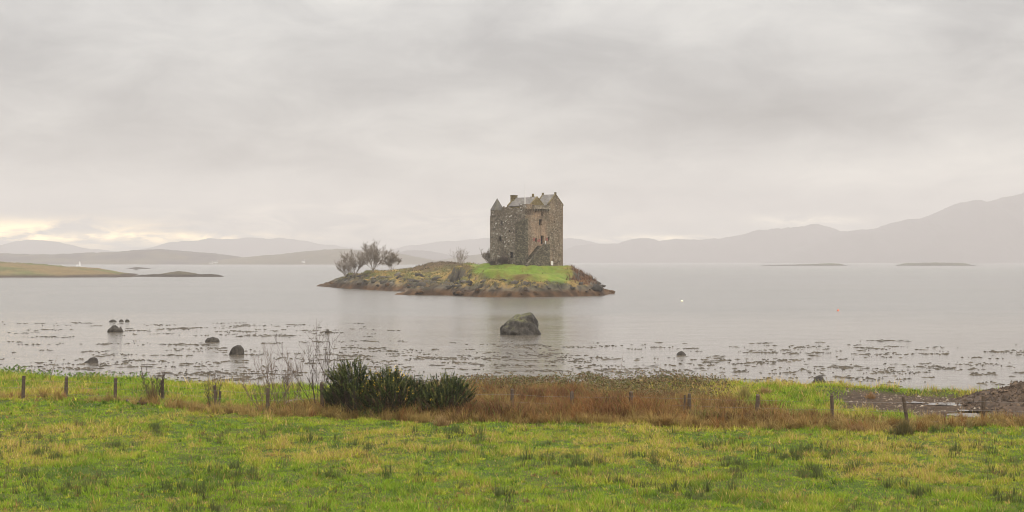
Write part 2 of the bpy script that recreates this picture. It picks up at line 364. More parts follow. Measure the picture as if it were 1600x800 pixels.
def lawn_mask(X, Y):
    s = X / Y * F + CX
    n = 14 * fbm(X * 0.3, Y * 0.3, 3, 47)
    front = np.interp(s, [725, 745, 775, 800, 860, 900], [365, 359, 352, 349.5, 348, 352])
    return ss(735, 748, s + 0.6 * n) * (1 - ss(880, 898, s + n)) * ss(0, 2.5, Y - front + 0.15 * n)
ix, iy, if_ = grid(np.arange(-66, 30.5, 0.42), np.concatenate([np.arange(336, 400, 0.42), np.arange(400, 480, 0.6), np.arange(480, 566, 1.3)]))
iz = island_z(ix, iy)
dsh = poly_dist(ix, iy, SH)
sx = ix / iy * F + CX
lw = lawn_mask(ix, iy)
nA = fbm(ix * 0.16, iy * 0.16, 4, 51); nB = fbm(ix * 0.5, iy * 0.5, 4, 53); nC = fbm(ix * 1.1, iy * 1.1, 3, 57)
wet = np.array((0.040, 0.023, 0.012)); rock = np.array((0.085, 0.073, 0.057)); rockd = np.array((0.024, 0.020, 0.016))
bracken = np.array((0.105, 0.050, 0.024)); straw = np.array((0.25, 0.165, 0.055)); green = np.array((0.12, 0.17, 0.022)); olive = np.array((0.10, 0.10, 0.028)); heath = np.array((0.075, 0.05, 0.03))
ci = lerp(olive, straw, ss(-0.25, 0.35, nB))
ci = lerp(ci, heath, 0.8 * ss(0.15, 0.45, nA))
hill_m = ss(625, 650, sx) * (1 - ss(712, 730, sx)) * ss(438, 448, iy)
ci = lerp(ci, heath, 0.85 * hill_m)
rb = ss(882, 900, sx + 14 * nB) * ss(352, 358, iy)                      # bracken slope right of the castle
ci = lerp(ci, lerp(bracken, straw, 0.5 * ss(0.1, 0.5, nC)), 0.9 * rb * (1 - lw))
patch = np.exp(-((sx - 815) / 22) ** 2 - ((iy - 353) / 3.2) ** 2) + np.exp(-((sx - 780) / 12) ** 2 - ((iy - 354.5) / 2.5) ** 2)
ci = lerp(ci, lerp(green, np.array((0.155, 0.165, 0.03)), ss(-0.2, 0.5, nB)), lw)
ci = lerp(ci, bracken, np.clip(patch * 0.8 + 0.9 * nC * patch, 0, 0.8))
gy_, gx_ = np.gradient(iz.reshape(len(np.unique(iy)), -1)); 
slope = np.hypot(gy_, gx_).ravel() / 0.45
rk = ss(0.75, 1.25, slope + 0.7 * nC) * (1 - 0.9 * lw)
ci = lerp(ci, lerp(rock, rockd, ss(-0.2, 0.3, nC)), np.clip(rk, 0, 1))
ci = lerp(ci, lerp(rock, rockd, ss(-0.25, 0.25, nC)), (1 - ss(2.0, 3.3, iz + 1.7 * nB + .7 * nC)) * 0.85)
ci = lerp(ci, lerp(wet, np.array((0.090, 0.049, 0.022)), ss(-0.3, 0.4, nB)), 1 - ss(1.0, 1.7, iz + 0.5 * nC + .5 * nB))
sand = ss(628, 640, sx) * (1 - ss(694, 704, sx)) * ss(364, 368, iy) * (1 - ss(398, 412, iy)) * ss(0.1, 0.35, iz + 0.25 * nB)
ci = lerp(ci, np.array((0.34, 0.27, 0.20)), 0.9 * sand * (1 - ss(1.2, 1.7, iz)))
island = link('island', fast_mesh('island', np.stack([ix, iy, iz], 1), if_, np.clip(ci, 0, 1)), mat_attr('island', 0.30, 0.8, 0.8, 0.35), None, True)
tag(island, 'small rocky islet with a green lawn around the castle', 'island', kind='structure')
def island_h(x, y): return float(island_z(np.array([x], float), np.array([y], float))[0])

# ------------------------------------------------------------------ headland and skerries
def low_land(name, label, px0, px1, prof, Yw, depth, colA, colB, colS, seed, step=1.0):
    pp = np.array(prof, float)
    xs_ = np.linspace(X_at(px0, Yw), X_at(px1, Yw), 240); X, t, Fc = grid(xs_, np.linspace(0, 1, 40))
    s = X / Yw * F + CX
    Yc = Yw + depth * t; X = (s - CX) / F * Yc
    top = np.interp(s, pp[:, 0], pp[:, 1])
    H = np.maximum(CAMZ - (top - HY) * (Yw + depth * 0.5) / F, 0.0)
    end = np.clip((s - px0) / 14, 0, 1) ** 0.5 * np.clip((px1 - s) / 14, 0, 1) ** 0.5
    pr = np.sin(np.clip(t, 0, 1) * PI) ** 0.8
    n = fbm(X / 14, Yc / 14, 4, seed)
    z = H * pr * end * (1 + 0.14 * n) + 0.5 * step * fbm(X / 4, Yc / 4, 3, seed + 3) * np.clip(pr * 3, 0, 1) * end - 0.4
    c_ = lerp(colA, colB, ss(-0.3, 0.3, fbm(X / 25, Yc / 40, 4, seed + 5) + 0.4 * (t - 0.4)))
    c_ = lerp(c_, colS, 1 - ss(0.8, 1.5, z / step + 0.4 * n))
    Yc = Yc + 10 * fbm(X / 40, X * 0, 3, seed + 8) * (1 - t)
    o = link(name, fast_mesh(name, np.stack([X, Yc, z], 1), Fc, c_), mat_attr(name, 0.3, 0.25, 0.5, 0.5), None, True)
    return tag(o, label, 'land' if name == 'headland' else 'reef', kind='structure')
low_land('headland', 'low grassy headland with a brown shore at the left edge', -170, 240, [(-170, 404), (0, 408.5), (50, 411), (85, 414), (130, 417), (155, 418.5), (180, 423), (215, 429), (240, 431)], 745, 260, (0.150, 0.104, 0.045), (0.095, 0.098, 0.030), (0.052, 0.035, 0.023), 61)
low_land('headland', 'dark rocky point with a rounded knoll at the tip of the headland', 205, 354, [(205, 430), (250, 427), (262, 424.5), (280, 422.5), (297, 425), (310, 427.5), (330, 427.5), (345, 429), (354, 431)], 775, 60, (0.075, 0.062, 0.04), (0.09, 0.075, 0.035), (0.04, 0.03, 0.022), 64)
DK = ((0.06, 0.05, 0.035), (0.075, 0.06, 0.04), (0.045, 0.035, 0.025))
low_land('skerry', 'thin dark reef lying in the water left of the island', 392, 545, [(392, 436), (430, 435.2), (480, 434.8), (545, 434.6)], 690, 14, *DK, 71, 0.4)
low_land('skerry', 'thin dark rock shelf in front of the left headland', 86, 121, [(86, 436), (105, 435), (118, 434.5), (121, 436)], 690, 10, *DK, 72, 0.4)
low_land('skerry', 'farther thin dark reef beyond the left headland', 194, 238, [(194, 419), (215, 417), (238, 418.6)], 1600, 30, *DK, 73, 0.8)
low_land('skerry', 'nearer small reef beyond the left headland', 200, 222, [(200, 422), (212, 419.5), (222, 422)], 1350, 22, *DK, 74, 0.8)
low_land('skerry', 'long flat islet below the right mountain, tapering to the left', 1186, 1326, [(1186, 414), (1240, 413.2), (1270, 412.4), (1295, 411), (1315, 412.2), (1326, 414)], 2700, 60, (0.09, 0.085, 0.05), (0.08, 0.07, 0.05), DK[2], 75, 1.2)
low_land('skerry', 'long humped islet near the right edge below the mountain', 1398, 1526, [(1398, 413), (1420, 410.6), (1432, 411), (1455, 410), (1480, 410.2), (1505, 411), (1526, 413.8)], 2700, 70, (0.09, 0.085, 0.05), (0.08, 0.07, 0.05), DK[2], 76, 1.2)

# ------------------------------------------------------------------ air
hb = MB(); hb.box(-5000, 5000, -120, 11600, -4.5, 460)
t = NT('haze'); v = t.n('ShaderNodeVolumePrincipled'); v.inputs['Color'].default_value = (0.715, 0.69, 0.685, 1); v.inputs['Density'].default_value = 0.00020
v.inputs['Anisotropy'].default_value = 0.0
t.l(v.outputs[0], t.out.inputs['Volume'])
haze = tag(hb.build('haze', t.m), 'pale moist haze over the loch', 'haze', kind='stuff')

# ------------------------------------------------------------------ castle
def mat_stone(name, base, light, dark, warm, spots, warm_amt, spot_amt):
    t = NT(name); p = t.coord()
    v = t.n('ShaderNodeTexVoronoi'); v.inputs['Scale'].default_value = 2.5; t.l(t.coord((1, 1, 1.5)), v.inputs['Vector'])
    cell = t.n('ShaderNodeSeparateColor'); t.l(v.outputs['Color'], cell.inputs[0])
    big = t.noise(0.22, 4, 0.55); mid = t.noise(0.9, 5, 0.6); fine = t.noise(5, 4, 0.6)
    c = t.ramp(cell.outputs[0], [(0.0, dark), (0.3, base), (0.7, base), (0.78, light), (1.0, light)])
    dt = t.n('ShaderNodeVectorMath', operation='DOT_PRODUCT'); t.l(p, dt.inputs[0]); dt.inputs[1].default_value = (math.sin(R(40)), math.cos(R(40)), 0)
    vv_ = t.math('ADD', dt.outputs['Value'], t.math('MULTIPLY', t.math('SUBTRACT', mid, 0.5), 6.0))       # where limewash and rust staining survive: mid-face, not the corners
    zone = t.math('MULTIPLY', t.ramp(t.math('MULTIPLY', vv_, 1 / 14.0), [(0.04, 0.15), (0.2, 1.0), (0.55, 1.0), (0.8, 0.15)]), warm_amt)
    c = t.mix(t.math('MULTIPLY', t.ramp(big, [(0.36, 0.0), (0.56, 1.0)]), zone), c, warm)
    c = t.mix(t.ramp(mid, [(0.5, 0.0), (0.72, 0.6)]), c, dark)
    streak = t.noise(0.5, 4, 0.6, 0.3, t.coord((1.6, 1.6, 0.22)))
    c = t.mix(t.ramp(streak, [(0.52, 0.0), (0.7, 0.5)]), c, tuple(x * 0.55 for x in dark))
    nz = t.n('ShaderNodeTexNoise'); nz.inputs['Scale'].default_value = 3.2; nz.inputs['Detail'].default_value = 4; t.l(p, nz.inputs['Vector'])
    wv = t.n('ShaderNodeVectorMath', operation='MULTIPLY_ADD'); t.l(nz.outputs['Color'], wv.inputs[0]); wv.inputs[1].default_value = (.75, .75, .75); t.l(t.coord((1, 1, 1.2), (3, 1, 2)), wv.inputs[2])
    sp = t.math('MINIMUM', t.voro(1.15, wv.outputs[0]), t.math('MULTIPLY', t.voro(2.1, wv.outputs[0]), 1.15))
    gate = t.noise(0.35, 3, 0.6, 0, t.coord((1, 1, 1), (8, 3, 1)))
    lich = t.math('MULTIPLY', t.ramp(sp, [(0.14, 1.0), (0.25, 0.0)]), t.ramp(gate, [(0.40, 0.0), (0.52, spot_amt)]))
    c = t.mix(lich, c, spots)
    c = t.mix(1.0, c, t.ramp(fine, [(0.3, 0.72), (0.7, 1.25)]), 'MULTIPLY')
    h = t.math('ADD', t.math('MULTIPLY', v.outputs['Distance'], -0.6), t.math('MULTIPLY', fine, 0.5))
    return t.bsdf(c, 0.92, 0.15, t.bump(h, 0.7, 0.12))
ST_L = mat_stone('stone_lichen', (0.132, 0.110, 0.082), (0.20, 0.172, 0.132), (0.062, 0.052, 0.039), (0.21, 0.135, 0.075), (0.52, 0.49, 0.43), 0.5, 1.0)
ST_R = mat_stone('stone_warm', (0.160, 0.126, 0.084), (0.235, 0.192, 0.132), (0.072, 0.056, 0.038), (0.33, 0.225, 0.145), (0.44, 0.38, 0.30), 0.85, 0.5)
ST_D = mat_stone('stone_damp', (0.088, 0.076, 0.052), (0.15, 0.13, 0.09), (0.044, 0.038, 0.026), (0.12, 0.09, 0.055), (0.3, 0.27, 0.22), 0.3, 0.3)
ST_G = mat_stone('stone_mossy', (0.14, 0.112, 0.058), (0.21, 0.17, 0.09), (0.066, 0.053, 0.028), (0.17, 0.125, 0.045), (0.3, 0.27, 0.2), 0.6, 0.3)
ST_P = mat_stone('stone_pale', (0.24, 0.205, 0.15), (0.32, 0.28, 0.21), (0.13, 0.11, 0.08), (0.25, 0.2, 0.13), (0.45, 0.42, 0.36), 0.3, 0.3)
def mat_slate(name, a, b):
    t = NT(name); row = t.n('ShaderNodeTexBrick'); row.inputs['Scale'].default_value = 1.0; row.inputs['Brick Width'].default_value = .45; row.inputs['Row Height'].default_value = .3; row.inputs['Mortar Size'].default_value = .02
    sp_ = t.n('ShaderNodeSeparateXYZ'); t.l(t.coord(), sp_.inputs[0]); cb = t.n('ShaderNodeCombineXYZ'); t.l(t.math('ADD', sp_.outputs[0], t.math('MULTIPLY', sp_.outputs[1], .6)), cb.inputs[0]); t.l(sp_.outputs[2], cb.inputs[1]); t.l(cb.outputs[0], row.inputs['Vector'])
    row.inputs['Color1'].default_value = (*a, 1); row.inputs['Color2'].default_value = (*b, 1); row.inputs['Mortar'].default_value = (*[x * .4 for x in a], 1)
    ms = t.mix(t.ramp(t.noise(1.1, 6, .65), [(.5, 0.0), (.7, .75)]), row.outputs['Color'], (.11, .10, .055)); c = t.mix(1.0, ms, t.ramp(t.noise(.7, 5, .6), [(.3, .75), (.7, 1.2)]), 'MULTIPLY')
    return t.bsdf(c, .75, .25, t.bump(row.outputs['Fac'], .4, .03))
SLATE = mat_slate('roof_slate', (0.20, 0.18, 0.16), (0.145, 0.13, 0.118))
SLATE_D = mat_slate('turret_slate', (0.125, 0.112, 0.095), (0.09, 0.082, 0.07))
DARK = mat_plain('window_dark', (0.018, 0.016, 0.015), 0.4, 0.2, 3)
REDW = mat_plain('red_sandstone', (0.24, 0.095, 0.075), 0.85, 0.3, 3)
PALE = mat_plain('pale_paint', (0.62, 0.60, 0.55), 0.6, 0.1, 3)

AL = R(40.0)
CN = Vector((X_at(820, 363.0), 363.0, 0))            # the near corner of the keep
castle = empty('castle', (CN.x, CN.y, 6.0), 0)
tag(castle, 'four storey grey stone tower house with cone turret and slate gables on the islet', 'castle')
LU, LV = 10.9, 14.6
UD = Vector((-math.cos(AL), math.sin(AL), 0)); VD = Vector((math.sin(AL), math.cos(AL), 0))
Z0 = -2.5                                             # below the lawn, in castle coordinates (origin z=6)
ZW = 12.9                                             # wall walk
def P(u, v, z): q = UD * u + VD * v; return (q.x, q.y, z)
def px_u(px):   # distance along the left face for a bearing
    k = (px - CX) / F
    return (k * CN.y - CN.x) / (UD.x - k * UD.y)
def px_v(px):
    k = (px - CX) / F
    return (k * CN.y - CN.x) / (VD.x - k * VD.y)
def zpix(y, u=0, v=0): Yd = CN.y + UD.y * u + VD.y * v; return CAMZ - (y - HY) * Yd / F - 6.0
def prism(mb, loop, z0, z1, mi=0):
    """vertical prism over a loop of (u,v) given counter-clockwise in world; z1 number or list"""
    n = len(loop); zt = z1 if hasattr(z1, '__len__') else [z1] * n
    vs_ = [P(u, v, z0) for u, v in loop] + [P(u, v, zt[i]) for i, (u, v) in enumerate(loop)]
    fs = [tuple(range(n))[::-1], tuple(range(n, 2 * n))] + [(i, (i + 1) % n, n + (i + 1) % n, n + i) for i in range(n)]
    mb.add(vs_, fs, mi)
def ubox(mb, u0, u1, v0, v1, z0, z1, mi=0): prism(mb, [(u0, v0), (u0, v1), (u1, v1), (u1, v0)], z0, z1, mi)
def face_wall(mb, pf, length, z0, z1, holes, depth, mi=0):
    """one wall face with real rectangular openings; pf(s, inward, z) -> point"""
    S = sorted({0.0, length, *[h[0] for h in holes], *[h[1] for h in holes]}); Zs = sorted({z0, z1, *[h[2] for h in holes], *[h[3] for h in holes]})
    for a, b in zip(S, S[1:]):
        for c_, d in zip(Zs, Zs[1:]):
            m_, k_ = (a + b) / 2, (c_ + d) / 2
            if any(h[0] < m_ < h[1] and h[2] < k_ < h[3] for h in holes): continue
            mb.add([pf(a, 0, c_), pf(b, 0, c_), pf(b, 0, d), pf(a, 0, d)], [(0, 1, 2, 3)], mi)
    for (a, b, c_, d) in holes:
        for q in ([(a, 0, c_), (a, depth, c_), (a, depth, d), (a, 0, d)], [(b, 0, c_), (b, 0, d), (b, depth, d), (b, depth, c_)],
                  [(a, 0, c_), (b, 0, c_), (b, depth, c_), (a, depth, c_)], [(a, 0, d), (a, depth, d), (b, depth, d), (b, 0, d)]):
            mb.add([pf(*x) for x in q], [(0, 1, 2, 3)], mi)
def hole_u(px, y, w, h): u = px_u(px); return (u - w / 2, u + w / 2, zpix(y, u=u) - h / 2, zpix(y, u=u) + h / 2)
def hole_v(px, y, w, h): v_ = px_v(px); return (v_ - w / 2, v_ + w / 2, zpix(y, v=v_) - h / 2, zpix(y, v=v_) + h / 2)
def lf(s, d, z): return P(s, d, z)
def rf(s, d, z): return P(d, s, z)
HL = [hole_u(783.5, 349, 0.55, 0.9), hole_u(781.5, 373, 0.75, 1.15), hole_u(799, 398.5, 0.95, 1.5), hole_u(796, 361, 0.3, 0.5)]
HR = [hole_v(837, 329.5, 0.55, 0.75), hole_v(847, 334.5, 0.55, 0.95), hole_v(844.6, 347.5, 1.15, 1.45), hole_v(837.5, 375, 0.6, 0.9), hole_v(847.5, 375, 1.15, 2.1), hole_v(857, 373, 0.55, 0.9), hole_v(866, 347, 0.4, 0.6)]
w = MB()
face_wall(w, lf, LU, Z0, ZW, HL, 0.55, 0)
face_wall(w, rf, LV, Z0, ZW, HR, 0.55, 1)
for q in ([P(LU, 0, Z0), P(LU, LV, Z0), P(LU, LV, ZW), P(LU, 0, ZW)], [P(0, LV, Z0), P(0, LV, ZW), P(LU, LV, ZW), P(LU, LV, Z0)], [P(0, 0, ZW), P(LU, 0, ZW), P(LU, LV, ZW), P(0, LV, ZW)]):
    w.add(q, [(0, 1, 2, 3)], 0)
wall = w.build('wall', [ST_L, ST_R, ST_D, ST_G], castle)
def window(h, face, door=False):
    a, b, c_, d = h; m = MB(); pf = lf if face == 'l' else rf
    m.add([pf(a, 0.5, c_), pf(b, 0.5, c_), pf(b, 0.5, d), pf(a, 0.5, d)], [(0, 1, 2, 3)], 0)
    o = m.build('doorway' if door else 'window', [DARK], castle)
    def slab(name, s0, s1, z0, z1):
        s = MB(); q = [pf(s0, -0.05, z0), pf(s1, -0.05, z0), pf(s1, 0.12, z0), pf(s0, 0.12, z0), pf(s0, -0.05, z1), pf(s1, -0.05, z1), pf(s1, 0.12, z1), pf(s0, 0.12, z1)]
        s.add(q, [(0, 1, 2, 3), (4, 5, 6, 7), (0, 1, 5, 4), (1, 2, 6, 5), (2, 3, 7, 6), (3, 0, 4, 7)]); s.build(name, ST_R if face == 'r' else ST_L, o)
    slab('lintel', a - 0.15, b + 0.15, d + 0.003, d + 0.2)
    if not door: slab('sill', a - 0.12, b + 0.12, c_ - 0.15, c_ - 0.003)
for i, h in enumerate(HL): window(h, 'l', i == 2)
for i, h in enumerate(HR): window(h, 'r', i == 4)
# damp corner projection on the left face
u1, u0 = px_u(806.5), -0.28
cp = MB(); prism(cp, [(u0, -0.30), (u0, 0.9), (0.003, 0.9), (0.003, -0.003), (u1, -0.003), (u1, -0.30)][::-1], Z0, [zpix(346)] * 2 + [zpix(341)] * 2 + [zpix(341), zpix(346)])
cp.build('corner_projection', ST_D, castle)
# parapets with ragged tops
random.seed(5)
pm = MB(); uu = px_u(811.5)
u = 0.0
def top_left(u_):
    px = 820 - (820 - 767) * u_ / LU
    y = np.interp(px, [767, 784, 786, 788, 790, 795, 800, 806, 810], [329, 328.6, 323, 319.5, 324, 323, 326, 325, 326])
    return zpix(y, u=u_)
u = uu
while u < LU - 2.6:
    nu = min(u + random.uniform(0.35, 0.8), LU - 2.6)
    za, zb = top_left(u) + random.uniform(-0.25, 0.15), top_left(nu) + random.uniform(-0.25, 0.15)
    prism(pm, [(u, 0), (u, 0.65), (nu, 0.65), (nu, 0)], ZW, [za, za, zb, zb], 0); u = nu
ubox(pm, 0.0, uu, 0.0, 0.6, ZW + 0.003, zpix(319.3), 0)         # higher corner block
vv = px_v(833)
ubox(pm, 0.0, 0.6, 0.603, vv, ZW + 0.003, zpix(319.2, v=2), 1)
ubox(pm, LU - 0.65, LU, 3.2, LV, ZW, ZW + 1.3, 0); ubox(pm, 0.66, LU - 0.66, LV - 0.6, LV, ZW, ZW + 1.3, 0)
pm.build('parapet', [ST_L, ST_R, ST_D, ST_G], castle)
# corbelled box machicolation on the right face
va, vb = px_v(831.5), px_v(856.5)
bx_ = MB(); ubox(bx_, -0.75, 0.0, va, vb, zpix(326.6, v=4), zpix(321.2, v=4), 0)
ubox(bx_, -0.85, 0.05, va - 0.1, vb + 0.05, zpix(321.2, v=4) + 0.003, zpix(320.4, v=4), 0)
for k in range(7):
    s = va + 0.2 + (vb - va - 0.6) * k / 6
    prism(bx_, [(-0.62, s), (-0.62, s + 0.22), (-0.003, s + 0.22), (-0.003, s)], zpix(326.6, v=4) - 0.42, zpix(326.6, v=4) - 0.003, 0)
bx_.build('corbelled_parapet', [ST_P], castle)
# cone turret at the left corner
tb = MB(); r0 = 1.62; ctr = P(LU - 1.2, 1.3, 0); zt = zpix(328.2, u=LU)
n = 14
ring = [(ctr[0] + r0 * math.cos(2 * PI * k / n), ctr[1] + r0 * math.sin(2 * PI * k / n)) for k in range(n)]
tb.add([(x, y, ZW + 0.01) for x, y in ring] + [(x, y, zt) for x, y in ring], [(k, (k + 1) % n, n + (k + 1) % n, n + k) for k in range(n)] + [tuple(range(n, 2 * n))])
turret = tb.build('turret', ST_L, castle)
tcn = MB(); r1 = 1.72
tcn.add([(ctr[0] + r1 * math.cos(2 * PI * k / n), ctr[1] + r1 * math.sin(2 * PI * k / n), zt + 0.003) for k in range(n)] + [(ctr[0], ctr[1], zpix(309.5, u=LU))],
        [(k, (k + 1) % n, n) for k in range(n)] + [tuple(range(n))[::-1]])
tcn.build('cone_roof', SLATE_D, turret)
# main garret: ridge parallel to the left face, gable towards the right face
def gabled(name, ua, ub, v0, v1, z0, ze, zr, roofmat, wallmat, chim):
    vm = (v0 + v1) / 2; m = MB()
    for u_ in (ua, ub):
        m.add([P(u_, v0, z0), P(u_, v1, z0), P(u_, v1, ze), P(u_, vm, zr), P(u_, v0, ze)], [(0, 1, 2, 3, 4)])
    m.add([P(ua, v0, z0), P(ub, v0, z0), P(ub, v0, ze), P(ua, v0, ze)], [(0, 1, 2, 3)]); m.add([P(ua, v1, z0), P(ub, v1, z0), P(ub, v1, ze), P(ua, v1, ze)], [(0, 1, 2, 3)])
    g = m.build(name, wallmat, castle)
    r = MB(); o = 0.12
    for vq, sg in ((v0, -1), (v1, 1)):
        a, b = (ua + 0.30, ub - 0.30)
        q = [P(a, vm, zr + 0.03), P(b, vm, zr + 0.03), P(b, vq + sg * 0.15, ze - 0.12), P(a, vq + sg * 0.15, ze - 0.12)]
        q2 = [(x, y, z + 0.13) for x, y, z in q]
        r.add(q + q2, [(0, 1, 2, 3), (4, 5, 6, 7), (0, 1, 5, 4), (1, 2, 6, 5), (2, 3, 7, 6), (3, 0, 4, 7)])
    r.build('roof', roofmat, g)
    # raised skew stones along both gables
    for u_ in (ua, ub):
        s = MB(); a, b = u_ - 0.01 if u_ == ua else u_ - 0.34, u_ + 0.34 if u_ == ua else u_ + 0.01
        for vq, sg in ((v0, -1), (v1, 1)):
            q = [P(a, vm, zr), P(b, vm, zr), P(b, vq + sg * 0.18, ze - 0.1), P(a, vq + sg * 0.18, ze - 0.1)]
            q2 = [(x, y, z + 0.30) for x, y, z in q]
            s.add(q + q2, [(0, 1, 2, 3), (4, 5, 6, 7), (0, 1, 5, 4), (1, 2, 6, 5), (2, 3, 7, 6), (3, 0, 4, 7)])
        if chim: ubox(s, a, b, vm - 0.22, vm + 0.22, zr, zr + 0.65)
        s.build('skew', ST_G, g)
    return g
def vpx(px, u_):   # v for a bearing at given u
    k = (px - CX) / F; return (k * (CN.y + UD.y * u_) - CN.x - UD.x * u_) / (VD.x - k * VD.y)
ua = 1.1; v0, v1 = vpx(829.5, ua), vpx(850, ua)
zr = zpix(308.8, u=ua, v=(v0 + v1) / 2); ze = zpix(321, u=ua, v=v0)
gar = gabled('garret', ua, 8.4, v0, v1, ZW, ze, zr, SLATE, ST_G, False)
vm = (v0 + v1) / 2
ch = MB(); ubox(ch, 7.75, 8.75, vm - 1.0, vm + 0.5, ze - 0.5, zpix(305.6, u=8.3, v=vm)); ubox(ch, 7.68, 8.82, vm - 1.07, vm + 0.57, zpix(305.6, u=8.3, v=vm) + 0.003, zpix(305.0, u=8.3, v=vm))
ch.build('chimney', ST_G, gar)
ch = MB(); ubox(ch, 2.9, 4.1, vm + 0.9, vm + 1.6, zr - 1.8, zr + 0.35); ubox(ch, 3.3, 3.7, vm + 1.05, vm + 1.45, zr + 0.353, zr + 1.05)
ch.build('chimney', ST_G, gar)
# cap house at the right end
ub_ = 4.2; w0, w1 = px_v(857.2), px_v(877.6)
g2 = gabled('cap_house', -0.02, ub_, w0, LV + 0.02, ZW - 1.2, zpix(320.8, v=w1), zpix(304.5, v=(w0 + w1) / 2), SLATE, ST_R, True)
# flagpole
fp = MB(); uf, vf = 2.6, vpx(820.3, 2.6)
x, y, _ = P(uf, vf, 0); fp.tube([(x, y, ZW), (x, y, zpix(320, u=uf, v=vf) + 2.2)], 0.11, 8); fp.tube([(x, y, ZW + 3), (x, y, zpix(286, u=uf, v=vf))], [0.07, 0.04], 6)
fp.build('flagpole', PALE, castle)
# outside stair against the right face
st = MB(); s0, s1 = px_v(812.5), px_v(849); top_z = zpix(384, v=px_v(846)); low_z = zpix(416.5, u=0)
v_a, v_b = -1.6, px_v(848.5); N = 17; W0, W1 = -2.1, -0.003
v_top = px_v(841)
for k in range(N):
    a = v_a + (v_top - v_a) * k / N; b = v_a + (v_top - v_a) * (k + 1) / N; z = low_z + (top_z - low_z) * (k + 1) / N
    prism(st, [(W0 + 0.45, a), (W0 + 0.45, b), (W1 if a > 0 else -0.31, b), (W1 if a > 0 else -0.31, a)], Z0, z, 0)
prism(st, [(W0 + 0.45, v_top), (W0 + 0.45, v_b), (W1, v_b), (W1, v_top)], Z0, top_z, 0)
stair = st.build('stair', ST_D, castle)
sw = MB()
prism(sw, [(W0, v_a - 0.2), (W0, v_top), (W0 + 0.447, v_top), (W0 + 0.447, v_a - 0.2)], Z0, [low_z + 0.25, top_z + 0.45, top_z + 0.45, low_z + 0.25], 0)
prism(sw, [(W0, v_top + 0.003), (W0, v_b), (W0 + 0.447, v_b), (W0 + 0.447, v_top + 0.003)], Z0, top_z + 0.35, 0)
sw.build('parapet', ST_D, stair)
cs = MB()
prism(cs, [(W0 - 0.07, v_a - 0.2), (W0 - 0.07, v_top + 0.1), (W0 + 0.5, v_top + 0.1), (W0 + 0.5, v_a - 0.2)], 0, 0, 0)
cs.v = []; cs.f = []; cs.m = []
for (za, zb, a, b) in ((low_z + 0.253, top_z + 0.453, v_a - 0.25, v_top + 0.05),):
    q = [P(W0 - 0.08, a, za), P(W0 - 0.08, b, zb), P(W0 + 0.5, b, zb), P(W0 + 0.5, a, za)]
    q2 = [(x_, y_, z_ + 0.16) for x_, y_, z_ in q]; cs.add(q + q2, [(0, 1, 2, 3), (4, 5, 6, 7), (0, 1, 5, 4), (1, 2, 6, 5), (2, 3, 7, 6), (3, 0, 4, 7)])
cs.build('coping', ST_D, stair)
# red sandstone dressings beside the entrance, each a few blocks
random.seed(8)
for k in range(16):
    pxx = random.uniform(832.5, 857); vz = px_v(pxx); zz = zpix(random.uniform(371.0, 378), v=vz)
    if any(h[0] - 0.3 < vz < h[1] + 0.3 and h[2] - 0.25 < zz < h[3] + 0.3 for h in HR): continue
    rd = MB(); s, hh = random.uniform(0.25, 0.5), random.uniform(0.14, 0.26); o_ = 0.02 + 0.002 * k
    q = [rf(vz - s, -o_, zz - hh), rf(vz + s, -o_, zz - hh), rf(vz + s, -o_, zz + hh), rf(vz - s, -o_, zz + hh)]
    q2 = [rf(vz - s, 0.05, zz - hh), rf(vz + s, 0.05, zz - hh), rf(vz + s, 0.05, zz + hh), rf(vz - s, 0.05, zz + hh)]
    rd.add(q + q2, [(0, 1, 2, 3), (4, 5, 6, 7), (0, 1, 5, 4), (1, 2, 6, 5), (2, 3, 7, 6), (3, 0, 4, 7)])
    rd.build('red_stone', REDW, castle)
# timber rail post at the stair head
dp = MB(); vq = px_v(851.3); dp.tube([P(-0.18, vq, zpix(385, v=vq)), P(-0.18, vq, zpix(376.3, v=vq))], 0.17, 6); dp.build('downpipe', PALE, castle)

# white notice board standing at the castle foot
nb = empty('notice_board', (0, 0, 0)); tag(nb, 'small white notice board leaning at the foot of the castle stair wall', 'sign')
_q = P(-0.5, px_v(860), 0); bx0, by0 = CN.x + _q[0], CN.y + _q[1]; bz0 = island_h(bx0, by0); nb.location = (bx0, by0, bz0)
m = MB(); m.add([(-0.35, -0.05, 0.25), (0.35, -0.05, 0.25), (0.35, 0.25, 1.5), (-0.35, 0.25, 1.5), (-0.35, 0.0, 0.25), (0.35, 0.0, 0.25), (0.35, 0.30, 1.5), (-0.35, 0.30, 1.5)], [(0, 1, 2, 3), (4, 5, 6, 7), (0, 1, 5, 4), (1, 2, 6, 5), (2, 3, 7, 6), (3, 0, 4, 7)])
m.build('board', PALE, nb)
for sx_ in (-0.25, 0.25):
    m = MB(); m.tube([(sx_, 0.35, -0.3), (sx_, 0.28, 1.3)], 0.04, 5); m.build('leg', PALE, nb)
nb.scale = (.8, .8, .8)

